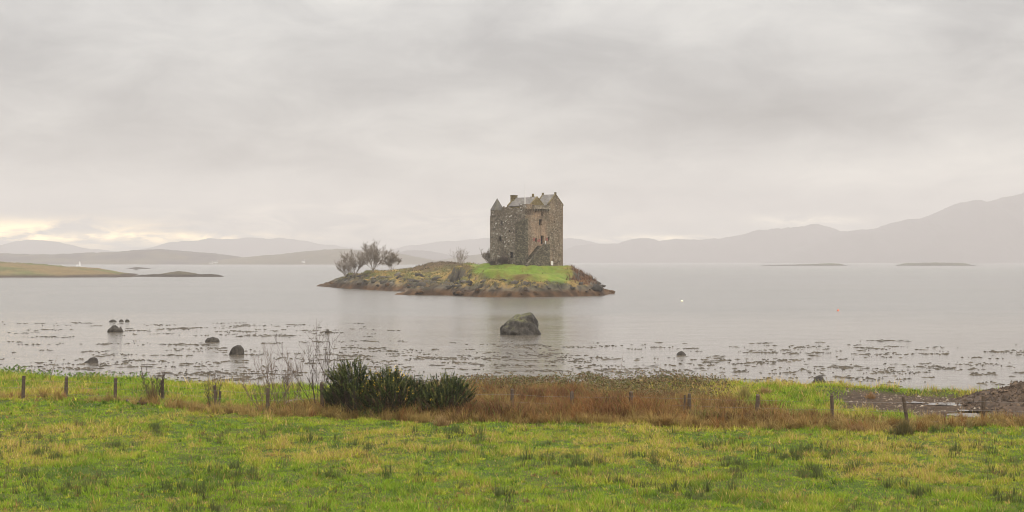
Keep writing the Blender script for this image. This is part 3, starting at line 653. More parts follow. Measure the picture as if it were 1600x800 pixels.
# ------------------------------------------------------------------ white buildings on the far shore
WHITE = mat_plain('whitewash', (0.68, 0.67, 0.64), 0.7, 0.06, 0.6)
def cottage(px, y, Y, L, W, H, label):
    x, z = X_at(px, Y), Z_at(y, Y) - 0.6
    c_ = empty('cottage', (x, Y, z)); tag(c_, label, 'house', 'white cottages on the far shore')
    m = MB(); m.box(-L / 2, L / 2, -W / 2, W / 2, 0, H)
    for s in (-1, 1): m.add([(s * L / 2, -W / 2, H), (s * L / 2, W / 2, H), (s * L / 2, 0, H + W * 0.5)], [(0, 1, 2)])
    m.build('wall', WHITE, c_)
    r = MB()
    for s in (-1, 1):
        q = [(-L / 2 - .2, s * (W / 2 + .3), H - .25), (L / 2 + .2, s * (W / 2 + .3), H - .25), (L / 2 + .2, 0, H + W * .5 + .05), (-L / 2 - .2, 0, H + W * .5 + .05)]
        r.add(q + [(a, b, d + .2) for a, b, d in q], [(0, 1, 2, 3), (4, 5, 6, 7), (0, 1, 5, 4), (1, 2, 6, 5), (2, 3, 7, 6), (3, 0, 4, 7)])
    rf_ = r.build('roof', SLATE, c_)
    m = MB(); m.box(L / 2 - 1.1, L / 2 - .2, -.45, .45, H + W * .3, H + W * .5 + 1.3); m.build('chimney', WHITE, rf_)
    for sx_ in (-0.25, 0.25): 
        m = MB(); m.box(sx_ * L - .5, sx_ * L + .5, -W / 2 - .06, -W / 2 + .02, 0.9, 2.3); m.build('window', DARK, c_)
cottage(330, 412.3, 3640, 6.5, 5, 3.6, 'smaller white cottage at the foot of the wooded far left hills')
cottage(337, 412.0, 3660, 8.5, 6, 4.2, 'bigger white cottage beside a smaller one below the far left hills')
cottage(474, 410.6, 3640, 7.5, 5.5, 4, 'white cottage on the green hill left of the island trees')
cottage(480, 409.3, 3700, 6.5, 5.5, 4, 'white cottage higher up beside another on the green hill')
cottage(1207, 406.5, 7700, 20, 12, 9, 'pale house at the foot of the hazy right-hand mountains')
lt = empty('lighthouse', (X_at(124.5, 2500), 2500, -0.2)); tag(lt, 'tiny white lighthouse tower beyond the left headland', 'lighthouse')
m = MB(); m.tube([(0, 0, -1), (0, 0, 6.2)], [1.7, 1.15], 12); m.build('tower', WHITE, lt)
m = MB(); m.tube([(0, 0, 6.2), (0, 0, 6.5)], [1.6, 1.6], 12); m.tube([(0, 0, 6.5), (0, 0, 8.0)], [0.8, 0.8], 10); m.build('lantern', WHITE, lt)
m = MB(); m.tube([(0, 0, 8.0), (0, 0, 9.0)], [0.95, 0.05], 10); m.build('dome', SLATE, lt)
m = MB(); m.box(-5, -1.9, -1.5, 1.5, -1, 2.5); m.build('hut', WHITE, lt)

# ------------------------------------------------------------------ rocks
def mat_rock(name, a, b, moss=None):
    t = NT(name); f = t.noise(1.6, 8, 0.65, 0.4); g = t.noise(6, 5, 0.7)
    c_ = t.ramp(f, [(0.25, tuple(x * 0.5 for x in a)), (0.48, a), (0.7, b)])
    c_ = t.mix(1.0, c_, t.ramp(g, [(0.3, 0.6), (0.7, 1.35)]), 'MULTIPLY')
    if moss:
        ge = t.n('ShaderNodeNewGeometry'); s_ = t.n('ShaderNodeSeparateXYZ'); t.l(ge.outputs['Normal'], s_.inputs[0])
        k = t.math('MULTIPLY', t.ramp(s_.outputs[2], [(0.55, 0.0), (0.9, 0.9)]), t.ramp(t.noise(2.2, 5, 0.6), [(0.4, 0.0), (0.58, 1.0)])); c_ = t.mix(k, c_, moss)
    return t.bsdf(c_, 0.8, 0.3, t.bump(t.math('ADD', f, t.math('MULTIPLY', g, 0.4)), 0.9, 0.15))
M_ROCK = mat_rock('rock', (0.040, 0.033, 0.026), (0.085, 0.072, 0.058)); M_MOSS = mat_rock('mossy_rock', (0.038, 0.032, 0.026), (0.098, 0.087, 0.070), (0.11, 0.105, 0.038)); M_RED = mat_rock('red_rock', (0.09, 0.05, 0.038), (0.14, 0.09, 0.07))
def rock_mesh(outline, depth, seed, res=26, amp=0.2):
    """a boulder: the outline gives half-height profile across the width, the depth rounds it off"""
    oo = np.array(outline, float); nx, nt_ = 34, res
    V, rs = [], np.random.RandomState(seed)
    xs_ = np.linspace(oo[0, 0], oo[-1, 0], nx); H = np.interp(xs_, oo[:, 0], oo[:, 1]); w_ = oo[-1, 0] - oo[0, 0]
    for i, (x, h) in enumerate(zip(xs_, H)):
        tt = (x - oo[0, 0]) / w_; dd = depth * (max(1e-3, 1 - (2 * tt - 1) ** 2)) ** 0.6
        for j in range(nt_):
            a = PI * j / (nt_ - 1); yy = -math.cos(a); zz = max(0.0, math.sin(a)) ** 0.8
            V.append((x, yy * dd / 2, h * zz))
    V = np.array(V)
    nrm = fbm(V[:, 0] * 1.1 + 9, V[:, 1] * 1.1 + V[:, 2] * 1.7, 4, seed); fac = np.round(nrm * 4) / 4 * 0.6 + nrm * 0.4
    s = max(0.3, H.max()); k = amp * s
    ctr_ = np.array([xs_.mean(), 0, 0]); dv = V - ctr_; dl = np.linalg.norm(dv, axis=1, keepdims=True) + 1e-6
    V = V + dv / dl * (fac * k)[:, None]; V[:, 2] -= 0.12
    i = np.arange(nx - 1)[:, None] * nt_ + np.arange(nt_ - 1)[None, :]
    Fc = np.stack([i, i + nt_, i + nt_ + 1, i + 1], -1).reshape(-1, 4)
    return fast_mesh('rock', V, Fc)
def rock(label, px0, px1, ytop, ybase, prof, seed, name='rock', mat=None, group=None, z=0.0, depth=None):
    Y = Y_at(ybase, z); s = Y / F; pc = (px0 + px1) / 2; h = (ybase - ytop) * s
    ol = [((a * (px1 - px0) + px0 - pc) * s, b * h + 0.12) for a, b in prof]
    o = link(name, rock_mesh(ol, depth or (px1 - px0) * s * 0.8, seed), mat or M_ROCK, None, True)
    o.location = (X_at(pc, Y), Y + (depth or (px1 - px0) * s * 0.8) * 0.4, z)
    tag(o, label, 'rock', group)
    return o
DOME = [(0, 0.0), (0.1, 0.4), (0.3, 0.85), (0.5, 1.0), (0.7, 0.85), (0.9, 0.4), (1, 0.0)]
rock('large grey boulder with yellow moss on its crown, standing in the water before the castle', 781, 846, 491, 523.5, [(0, 0.18), (0.06, 0.42), (0.16, 0.62), (0.30, 0.78), (0.45, 0.95), (0.60, 0.97), (0.76, 1.0), (0.85, 0.78), (0.94, 0.5), (1, 0.15)], 3, 'boulder', M_MOSS, depth=5.5)
rock('rounded dark rock with a small knob, at the edge of the seaweed band', 167, 190, 508, 519, [(0, 0.05), (0.1, 0.5), (0.3, 0.92), (0.5, 1.0), (0.68, 0.72), (0.78, 0.6), (0.86, 0.85), (0.95, .7), (1, 0.1)], 4)
rock('flat dark rock, left one of three small rocks farthest out', 169, 181, 499.5, 503, DOME, 5)
rock('dark round rock between two others in the farthest small row', 185, 193, 498.5, 502.5, DOME, 6)
rock('dark pointed rock, right one of three small rocks farthest out', 194.5, 202, 498.5, 502.5, [(0, .3), (.3, 1), (.7, .9), (1, .2)], 7)
rock('low dark rock with two bumps right of the seaweed band', 319, 341, 526.5, 534.5, [(0, .2), (.2, .8), (.45, .85), (.55, 1.0), (.65, .85), (.9, .6), (1, .15)], 8)
rock('smooth brown round boulder nearest to the bare shrubs', 357, 381, 539.5, 554.5, [(0, .0), (.05, .2), (.2, .7), (.5, 1.0), (.72, .97), (.9, .6), (1, .0)], 9)
rock('dark low rock trailing weed, nearest to the left shore', 130, 152, 557.5, 567, [(0, .1), (.25, .35), (.45, .9), (.7, 1.0), (.9, .7), (1, .15)], 10)
rock('reddish brown rock at the waterline behind the bare shrub', 424, 440, 598, 607, DOME, 11, mat=M_RED, z=0.35)
rock('dark rock on the grassy shore edge behind the right fence', 1270, 1294, 588, 602, DOME, 12, z=0.2)
rock('tiny dark rock in the weed beyond the tall bare shrub', 507, 516, 516, 520.5, DOME, 13)
rock('small dark rock standing in the seaweed right of the boulder', 1058, 1072, 549, 555, DOME, 14)
# ------------------------------------------------------------------ buoys
def buoy(px, y, r, col, label):
    Y = Y_at(y); b = empty('buoy', (X_at(px, Y), Y, 0)); tag(b, label, 'buoy')
    m = MB(); pts = [(0, 0, -r * .6 + r * 1.7 * k / 8) for k in range(9)]; rr = [max(.05, r * math.sin(PI * (k + .6) / 9.2)) for k in range(9)]
    m.tube(pts, rr, 12); m.build('float', mat_plain('buoy_paint', col, 0.4, 0.08, 2), b, True)
    m = MB(); m.tube([(0, 0, r * 1.05), (0, 0, r * 1.5)], r * 0.12, 6); m.build('mooring_eye', DARK, b)
buoy(1065.5, 471, 0.27, (0.85, 0.80, 0.55), 'pale yellow mooring buoy floating right of the islet')
buoy(1309.5, 485.5, 0.19, (0.75, 0.15, 0.06), 'small orange buoy floating on the right side of the loch')

# ------------------------------------------------------------------ bare trees
BARK = mat_plain('bark', (0.195, 0.160, 0.125), 0.9, 0.3, 4, 0.1); BARK_D = mat_plain('dark_twig', (0.072, 0.052, 0.042), 0.9, 0.3, 6, 0.1); BARK_P = mat_plain('pale_twig', (0.125, 0.088, 0.066), 0.9, 0.25, 6, 0.1)
def grow(rng, mb, p, d, L, r, depth, maxd, nseg=4, kids=(3, 5), spread=0.7, up=0.15, rmin=0.01, n=4, crook=0.18, tmin=0.28):
    pts, rad = [p], [r]; q = p.copy(); dd = d.copy()
    for k in range(nseg):
        dd = (dd + Vector((rng.gauss(0, crook), rng.gauss(0, crook), rng.gauss(0, crook * .6) + up * .3))).normalized()
        q = q + dd * (L / nseg); pts.append(q.copy()); rad.append(max(rmin, r * (1 - 0.62 * (k + 1) / nseg)))
    mb.tube(pts, rad, n if depth > 0 else max(n, 6), cap=False)
    if depth >= maxd: return
    for k in range(rng.randint(*kids)):
        t_ = rng.uniform(tmin, 1.0); i = min(int(t_ * nseg), nseg - 1); f = t_ * nseg - i; b = pts[i].lerp(pts[i + 1], f)
        base = (pts[i + 1] - pts[i]).normalized(); side = Vector((rng.gauss(0, 1), rng.gauss(0, 1), rng.gauss(0, .5))); side = (side - base * side.dot(base)).normalized()
        nd = (base + side * rng.uniform(spread * .6, spread * 1.3) + Vector((0, 0, up))).normalized()
        grow(rng, mb, b, nd, L * rng.uniform(.42, .68), max(rmin, r * (1 - .55 * t_) * .62), depth + 1, maxd, max(2, nseg - 1), kids, spread, up, rmin, n, crook, tmin)
def bare_tree(px, Y, top_y, label, seed, width=1.0, stems=1, maxd=5, kids=(3, 5), mat=None, name='bare_tree', group=None, rmin=0.02, r0=0.2, lean=0.0, z=None, spread=0.6):
    x = X_at(px, Y); zb = island_h(x, Y) if z is None else z; H = Z_at(top_y, Y) - zb
    root = empty(name, (x, Y, zb)); tag(root, label, 'tree', group); rng = random.Random(seed)
    tms, cm = [], MB()
    th = H * (0.12 if stems == 1 else 0.05)
    for s in range(stems):
        a = rng.uniform(0, 2 * PI); off = Vector((math.cos(a), math.sin(a) * .6, 0)) * (.5 * (stems > 1)); d = Vector((lean, 0, 1)).normalized()
        p1 = off + Vector((0, 0, -0.3)); p2 = p1 + d * (th + .3)
        tm = MB(); tms.append(tm); tm.tube([p1, p1.lerp(p2, .5), p2], [r0 * 1.25, r0, r0 * .85], 8)
        nb_ = 9 if stems == 1 else 5
        for k in range(nb_):
            a2 = a + 2.4 * k; e_l = width * (.1 + 1.25 * (k + .5) / nb_); dd = (d + Vector((math.cos(a2), math.sin(a2), 0)) * e_l).normalized()
            grow(rng, cm, p1.lerp(p2, rng.uniform(.6, 1)), dd, H * .62 * (1 - .22 * e_l), r0 * .42, 1, maxd, 5, kids, spread, .16, rmin, 3, .10, .22)
    zmax = float(np.percentile([v_[2] for v_ in cm.v], 99.5)); k = H / zmax; cm.v = [(a * k, b * k, c_ * k) for a, b, c_ in cm.v]; 
    for tm in tms: tm.v = [(a * k, b * k, c_ * k if c_ > 0 else c_) for a, b, c_ in tm.v]; tm.build('trunk' if stems == 1 else 'stem', mat or BARK, root)

    cm.build('crown', mat or BARK, root); return root
bare_tree(583, 447, 378, 'tallest bare grey tree of the group on the left mound of the islet', 21, 1.3, 1, 5, (5, 6), group='bare trees on the islet', r0=.2, rmin=.011)
bare_tree(553, 458, 391, 'bare tree with dense low twigs at the left end of the islet', 22, 1.3, 2, 5, (4, 6), group='bare trees on the islet', r0=.15, rmin=.011, lean=-.1)
bare_tree(611, 446, 391, 'bare rounded tree right of the tallest one on the islet mound', 23, 1.1, 1, 5, (5, 6), group='bare trees on the islet', r0=.15, rmin=.011)
bare_tree(540, 466, 402, 'low bare bush at the foot of the leftmost islet tree', 24, 1.4, 3, 4, (3, 5), group='bare trees on the islet', r0=.1, rmin=.018, lean=-.15)
bare_tree(719, 412, 387, 'single slim bare tree in the dip between the brown mound and the lawn', 25, .45, 4, 4, (2, 3), group='bare trees on the islet', r0=.07, rmin=.012)
bare_tree(764.5, 372, 388.5, 'bare leaning tree against the left corner of the castle', 26, .9, 3, 4, (4, 5), group='bare trees on the islet', r0=.1, rmin=.018, lean=-.1)
def twig_bush(px, Y, top_y, wpx, label, seed, mat):
    x = X_at(px, Y); zb = island_h(x, Y); H = Z_at(top_y, Y) - zb; Wd = wpx / F * Y
    root = empty('shrub', (x, Y, zb)); tag(root, label, 'shrub'); rng = random.Random(seed); m = MB()
    for k in range(46):
        p = Vector((rng.gauss(0, Wd * .2), rng.gauss(0, .5), -.2)); d = Vector((p.x / Wd * 1.2 + rng.gauss(0, .2), rng.gauss(0, .25), 1)).normalized()
        grow(rng, m, p, d, H * rng.uniform(.45, .62), .03, 1, 3, 3, (4, 6), .6, .2, .016)
    m.build('twigs', mat, root)
twig_bush(786, 366.0, 398.5, 21, 'dark twiggy shrub against the left face of the castle', 31, BARK_D)
twig_bush(772, 369.5, 404, 11, 'low brown shrub beside the left corner of the castle wall', 32, BARK_D)

# ------------------------------------------------------------------ blades (grass, rushes, bracken): vectorised
rs = np.random.RandomState(77)
def blades(P0, H, Wd, lean, lang, col, seg2=True, tipcol=None, droop=0.35):
    """P0 (N,3) roots; H, Wd, lean (tan), lang azimuth; five-vertex bent blades or single triangles"""
    N = len(P0); fa = rs.rand(N) * PI
    wx, wy = np.cos(fa) * Wd / 2, np.sin(fa) * Wd / 2
    lx, ly = np.cos(lang) * lean * H, np.sin(lang) * lean * H
    z0 = np.zeros(N)
    W_ = np.stack([wx, wy, z0], 1)
    tip = P0 + np.stack([lx, ly, H * (1 - droop * np.minimum(lean, 1.6) * 0.5)], 1)
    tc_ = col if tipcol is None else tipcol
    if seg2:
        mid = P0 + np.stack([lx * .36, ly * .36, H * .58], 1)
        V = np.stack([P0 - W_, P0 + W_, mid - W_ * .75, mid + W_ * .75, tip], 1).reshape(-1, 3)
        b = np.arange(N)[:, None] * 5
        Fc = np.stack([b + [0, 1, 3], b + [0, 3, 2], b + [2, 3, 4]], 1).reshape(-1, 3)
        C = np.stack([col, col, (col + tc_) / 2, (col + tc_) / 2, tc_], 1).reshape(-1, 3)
    else:
        V = np.stack([P0 - W_, P0 + W_, tip], 1).reshape(-1, 3); b = np.arange(N)[:, None] * 3
        Fc = b + np.array([0, 1, 2]); C = np.stack([col, col, tc_], 1).reshape(-1, 3)
    return V, Fc, np.clip(C, 0, 1)
def join(parts):
    V, Fc, C, o = [], [], [], 0
    for a, b, c_ in parts: V.append(a); Fc.append(b + o); C.append(c_); o += len(a)
    return np.concatenate(V), np.concatenate(Fc), np.concatenate(C)
G1, G2, G3 = np.array((0.180, 0.270, 0.016)), np.array((0.325, 0.325, 0.032)), np.array((0.065, 0.115, 0.012))
S1, S2, BR = np.array((0.46, 0.34, 0.11)), np.array((0.34, 0.21, 0.07)), np.array((0.15, 0.082, 0.035))
RU = np.array((0.072, 0.086, 0.026))

# fence line first (the vegetation follows it)
POSTS = [(-38, 622, 588), (36, 624, 587), (103, 620, 589), (180, 623, 590.5), (255, 627, 594), (338, 642, 602), (418, 646, 607), (504, 644, 598), (590, 646, 604), (690, 648, 606),
         (800, 648, 608), (893, 648, 613), (985, 650, 612), (1076, 653, 615), (1183, 656, 617), (1301, 661, 617), (1411, 668, 619), (1536, 662, 618), (1655, 664, 620)]
FX = np.array([X_at(p, Y_at(y, 1.0)) for p, y, _ in POSTS]); FY = np.array([Y_at(y, 1.0) for _, y, _ in POSTS])
def fence_y(X): return np.interp(X, FX, FY)

def px_of(X, Y): return X / Y * F + CX
def scatter(N, Y0, Y1, p0=-190, p1=1790):
    u_ = rs.rand(N); Y = Y0 * (Y1 / Y0) ** u_; p = p0 + rs.rand(N) * (p1 - p0); return X_at(p, Y), Y
def clump_blades(cx, cy, n, r, h, col, jitter=.35, lean=.35, w=.016, z=None, tip=None, wind=None):
    a = rs.rand(n) * 2 * PI; q = rs.rand(n) ** .8; X, Y = cx + np.cos(a) * q * r * .75, cy + np.sin(a) * q * r * .75
    zz = gz(X, Y) - 0.02 if z is None else np.full(n, z)
    c_ = np.asarray(col) * (1 + jitter * (rs.rand(n) * 2 - 1))[:, None]
    la = a + rs.randn(n) * .5 if wind is None else wind + rs.randn(n) * .45
    H = h * (1.05 - .55 * q ** 1.5) * (.45 + .65 * rs.rand(n) ** .8)
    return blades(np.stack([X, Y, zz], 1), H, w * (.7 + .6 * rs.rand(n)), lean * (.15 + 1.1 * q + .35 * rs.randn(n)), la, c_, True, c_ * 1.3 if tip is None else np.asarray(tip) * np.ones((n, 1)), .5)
# --- short pasture grass
def pasture(N0=820000, p0=-190, p1=1790, wk=1.0):
    X, Y = scatter(N0, 40.5, 101, p0, p1)
    e = edge_y(X); m = mud_mask(X, Y); keep = (Y < e + 0.3 - 0.9 * rs.rand(len(X))) & (rs.rand(len(X)) > m * 1.15)
    X, Y = X[keep], Y[keep]; N = len(X); s = px_of(X, Y)
    z = gz(X, Y); fy = fence_y(X); beyond = ss(-1, 1.5, Y - fy)
    a = fbm(X * 0.30, Y * 0.22, 4, 101); b = fbm(X * 1.1, Y * 0.9, 3, 103); c_ = fbm(X * 3.1, Y * 2.7, 2, 107)
    band = 0.26 * np.exp(-((Y - 57) / 7) ** 2) - 0.38 * ss(51, 45, Y)
    yel = ss(-0.18, 0.75, a * 0.9 + b * 0.55 + c_ * 0.3 + band)
    col = lerp(G1, G2, yel)
    dk = ss(0.05, 0.5, fbm(X * 0.8, Y * 0.6, 3, 111) + 0.35 * b); col = lerp(col, G3, 0.75 * dk * (1 - yel))
    thick = ss(1.0, 3.0, Y - fy) * ss(690, 760, s) * (1 - ss(1090, 1170, s + 40 * a)); dd_ = rs.rand(N) < .8 * thick; col[dd_] = lerp(np.array((.11, .06, .028)), np.array((.12, .105, .035)), rs.rand(dd_.sum()))
    st = (rs.rand(N) < 0.05 + 0.30 * ss(0.1, 0.6, a * 0.7 + b * 0.7 + band)); col[st] = lerp(S1, S2, rs.rand(st.sum()))
    br = (rs.rand(N) < 0.30 * ss(0.28, 0.6, fbm(X * 0.9, Y * 0.8, 3, 121))); col[br] = lerp(S2, BR, rs.rand(br.sum()))
    col = col * (0.72 + 0.56 * rs.rand(N))[:, None]
    H = (0.05 + 0.08 * rs.rand(N)) * (0.7 + 1.7 * ss(-.1, .6, b * .7 + .7 * c_)) * (1 + 0.9 * beyond) * (1 + 0.4 * st)
    Wd = (0.012 + 0.016 * rs.rand(N)) * (Y / 45) * wk
    P0 = np.stack([X, Y, z - 0.015], 1)
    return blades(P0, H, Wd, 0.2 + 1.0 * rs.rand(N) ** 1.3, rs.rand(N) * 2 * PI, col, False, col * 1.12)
V, Fc, C = pasture()
def tufts():
    parts = []
    X, Y = scatter(9500, 40.8, 99); e = edge_y(X); m = mud_mask(X, Y)
    a = fbm(X * .30, Y * .22, 4, 101); b = fbm(X * 1.1, Y * .9, 3, 103); g = fbm(X * .55, Y * .5, 3, 211)
    for x, y, e1, m1, a1, b1, g1 in zip(X, Y, e, m, a, b, g):
        if y > e1 - .6 or rs.rand() < m1 + .1 or rs.rand() > .5 + 1.1 * g1: continue
        k = rs.rand() - .6 * a1 - .5 * b1 - .18 * math.exp(-((y - 58) / 8) ** 2)
        col = S1 * .85 if k < .12 else (S2 * .8 if k < .2 else (G2 if k < .5 else (G1 if k < .75 else G3)))
        if rs.rand() < .08: col = BR * 1.1
        far_ = 1 + .5 * (y > 72)
        parts.append(clump_blades(x, y, int(12 + 16 * rs.rand()), .08 + .14 * rs.rand(), (.11 + .13 * rs.rand()) * far_, col * (.75 + .45 * rs.rand()), .3, .9, .017 * y / 45))
    return parts
V, Fc, C = join([(V, Fc, C), pasture(110000, -760, -190, 1.9), pasture(110000, 1790, 2360, 1.9)] + tufts())
tag(link('grass', fast_mesh('grass', V, Fc, C), M_LEAF), 'short green and yellowish pasture grass covering the field', 'grass', kind='stuff')

# --- rushes scattered in clumps over the field
parts = []
FIX = [(105, 768, .9), (270, 770, .7), (330, 768, .6), (345, 735, .7), (405, 742, .8), (518, 745, .6), (90, 718, 1.1), (240, 672, .5), (375, 690, .5), (790, 775, .5), (700, 680, 1.2), (745, 690, .5), (840, 722, 1.1), (1070, 770, .9), (1270, 740, .9),
       (1285, 705, .7), (1480, 645 + 30, .6), (1525, 705, .9), (1440, 775, .6), (1565, 780, .7), (1390, 760, .6), (1160, 735, 1.0), (1240, 715, 1.0), (640, 745, .7), (1340, 735, .6), (1000, 715, .9), (920, 730, .6), (560, 700, .6), (180, 700, .5), (60, 745, .5), (1120, 700, .8), (500, 690, .6), (290, 800, .8), (980, 760, .5), (1590, 745, .7)]
for p, y, k in FIX:
    Y = Y_at(y, 1.0); x = X_at(p, Y)
    for j in range(int(4 + 6 * k)):
        parts.append(clump_blades(x + rs.randn() * .62 * k, Y + rs.randn() * .75 * k, int(14 + 30 * k * rs.rand()), .14 + .2 * k * rs.rand(), .34 + .22 * k * rs.rand(), RU))
for j in range(1300):
    Xc, Yc = scatter(1, 41, 66); g = fbm(Xc * .25, Yc * .2, 3, 131)[0]
    if rs.rand() > 0.35 + 0.9 * g: continue
    kk = rs.rand(); parts.append(clump_blades(Xc[0], Yc[0], int(8 + 26 * kk), .14 + .2 * kk, .22 + .22 * rs.rand(), lerp(RU, np.array((.13, .10, .04)), rs.rand() ** 2)))
V, Fc, C = join(parts)
tag(link('rushes', fast_mesh('rushes', V, Fc, C), M_LEAF), 'dark green rush clumps scattered over the pasture', 'rushes', kind='stuff')

# --- tall dry grass along the fence
def dry_strip():
    parts = []
    X, Y = scatter(260000, 61.5, 86)
    fy = fence_y(X); s = px_of(X, Y); d = Y - fy
    tall = np.interp(s, [-200, 0, 120, 230, 300, 420, 500, 560, 740, 1100, 1160, 1300, 1420, 1500, 1600, 1800], [.30, .32, .30, .34, .42, .5, .65, .8, .95, .85, .8, .62, .55, .42, .38, .35])
    dens = np.interp(s, [-200, 0, 120, 230, 300, 420, 500, 560, 740, 1100, 1160, 1300, 1420, 1500, 1800], [.13, .14, .1, .14, .26, .36, .6, 1, 1, 1, .75, .45, .5, .35, .3])
    n = fbm(X * .55, Y * .5, 3, 141); n2 = fbm(X * 1.6, Y * 1.5, 2, 143)
    front = np.interp(s, [0, 300, 520, 700, 1100, 1300, 1600], [1.0, 1.5, 2.0, 3.6, 3.8, 2.4, 1.2]); back = np.interp(s, [0, 300, 520, 740, 1050, 1130, 1250, 1600], [.9, 1.6, 4, 11.0, 11, 7, 2.4, 1.2])
    prof = ss(-front, -front + 1.0, d + 1.3 * n + .5 * n2) * (1 - ss(back * .7, back, d - .8 * n))
    cl = ss(-.35, .3, n + .5 * n2 + .6 * (dens - .55))
    keep = rs.rand(len(X)) < prof * cl * dens
    X, Y, s, d, n, n2, tall, front_ = X[keep], Y[keep], s[keep], d[keep], n[keep], n2[keep], tall[keep], front[keep]; N = len(X)
    red = np.interp(s, [0, 500, 620, 760, 1000, 1150, 1250, 1600], [.3, .4, .75, .95, .95, .75, .45, .2]) + .45 * n - .30 * ss(-front_ + 1.1, -front_ + .1, d) 
    red = np.clip(red + .25 * (rs.rand(N) - .5), 0, 1)
    col = lerp(lerp(S1 * .95, S2 * .95, rs.rand(N)), lerp(np.array((.165, .072, .027)), np.array((.075, .040, .020)), rs.rand(N)), red)
    pz = fbm(X * .8, Y * .9, 3, 147); col = lerp(col, np.array((.27, .125, .036)), .65 * ss(.12, .5, pz)); col = lerp(col, np.array((.060, .036, .020)), .7 * ss(.12, .5, -pz))
    og = rs.rand(N) < .07 + .5 * ss(.15, .5, fbm(X * .6 + 9, Y * .7, 3, 149)); col[og] = lerp(np.array((.09, .125, .022)), np.array((.15, .155, .035)), rs.rand(og.sum()))
    H = tall * (.45 + .75 * rs.rand(N)) * (1 + .5 * n) * (1 - .5 * ss(-front_ + 1.3, -front_, d)); H = np.maximum(H, .12)
    la = PI * (rs.rand(N) < .6) + rs.randn(N) * 1.0
    col *= (.7 + .6 * rs.rand(N))[:, None]
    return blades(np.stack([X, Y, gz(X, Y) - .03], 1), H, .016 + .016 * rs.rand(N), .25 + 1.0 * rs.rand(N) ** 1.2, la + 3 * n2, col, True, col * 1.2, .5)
def dry_clumps():
    parts = []
    for k in range(2700):
        p = rs.rand() * 1900 - 150; x0 = (p - CX) / F * 68; fy_ = float(fence_y(np.array([x0]))[0]); mid = 1 if 520 < p < 1150 else 0
        dn = np.interp(p, [-150, 120, 230, 300, 420, 520, 1150, 1300, 1450, 1750], [.18, .1, .2, .3, .4, 1, .95, .5, .45, .3])
        if rs.rand() > dn: continue
        t_ = rs.rand(); back = 8.5 if mid else 1.2
        fr_ = np.interp(p, [0, 300, 520, 700, 1100, 1300, 1600], [1.2, 1.7, 2.2, 3.7, 3.9, 2.5, 1.4]); d = -fr_ + 1.0 * rs.rand() if t_ < .3 else -fr_ + .8 + (back + fr_ - .8) * rs.rand()
        y = fy_ + d; x = (p - CX) / F * y
        if mud_mask(np.array([x]), np.array([y]))[0] > .3: continue
        if t_ < .3: col, tip, h = lerp(BR, S1, rs.rand()) * .8, lerp(S2, S1, rs.rand()) * (.6 + .5 * rs.rand()), .2 + .5 * rs.rand()
        elif mid or (p > 1130 and rs.rand() < .5): col, tip, h = lerp(np.array((.062, .034, .018)), np.array((.18, .078, .030)), rs.rand()), lerp(np.array((.16, .070, .028)), S1, rs.rand() ** 2), (.5 + .6 * rs.rand()) * (1 if p < 1150 else .75)
        else: col, tip, h = lerp(np.array((.13, .10, .04)), S2 * .8, rs.rand()), S1 * (.6 + .4 * rs.rand()), .25 + .35 * rs.rand()
        parts.append(clump_blades(x, y, int(30 + 30 * rs.rand()), .14 + .2 * rs.rand(), h, col, .35, .9, .017, None, tip))
    for k in range(420):                               # wind-bent straw tussocks
        p = rs.rand() * 1900 - 150; x0 = (p - CX) / F * 68; fy_ = float(fence_y(np.array([x0]))[0])
        if rs.rand() > np.interp(p, [-150, 200, 300, 560, 700, 1130, 1300, 1450, 1750], [.35, .25, .5, .45, .7, 1, .9, .7, .5]): continue
        fr_ = np.interp(p, [0, 300, 520, 700, 1100, 1300, 1600], [1.0, 1.6, 2.2, 3.6, 3.9, 2.6, 1.3]); y = fy_ - fr_ + rs.rand() ** 1.3 * (fr_ + 1.5); x = (p - CX) / F * y
        if mud_mask(np.array([x]), np.array([y]))[0] > .3: continue
        c_ = lerp(np.array((.30, .135, .045)), S1, rs.rand()); big = rs.rand()
        parts.append(clump_blades(x, y, int(45 + 50 * big), .18 + .2 * big, .45 + .45 * big, c_ * .55, .35, 1.2, .017, None, c_ * (.8 + .35 * rs.rand()), rs.choice([0.3, 2.8, 3.6, 5.6]) + rs.randn() * .5))
    return parts
V, Fc, C = join([dry_strip()] + dry_clumps())
tag(link('dry_grass', fast_mesh('dry_grass', V, Fc, C), M_LEAF), 'long brown and straw-coloured dead grass along the fence', 'dry grass', kind='stuff')

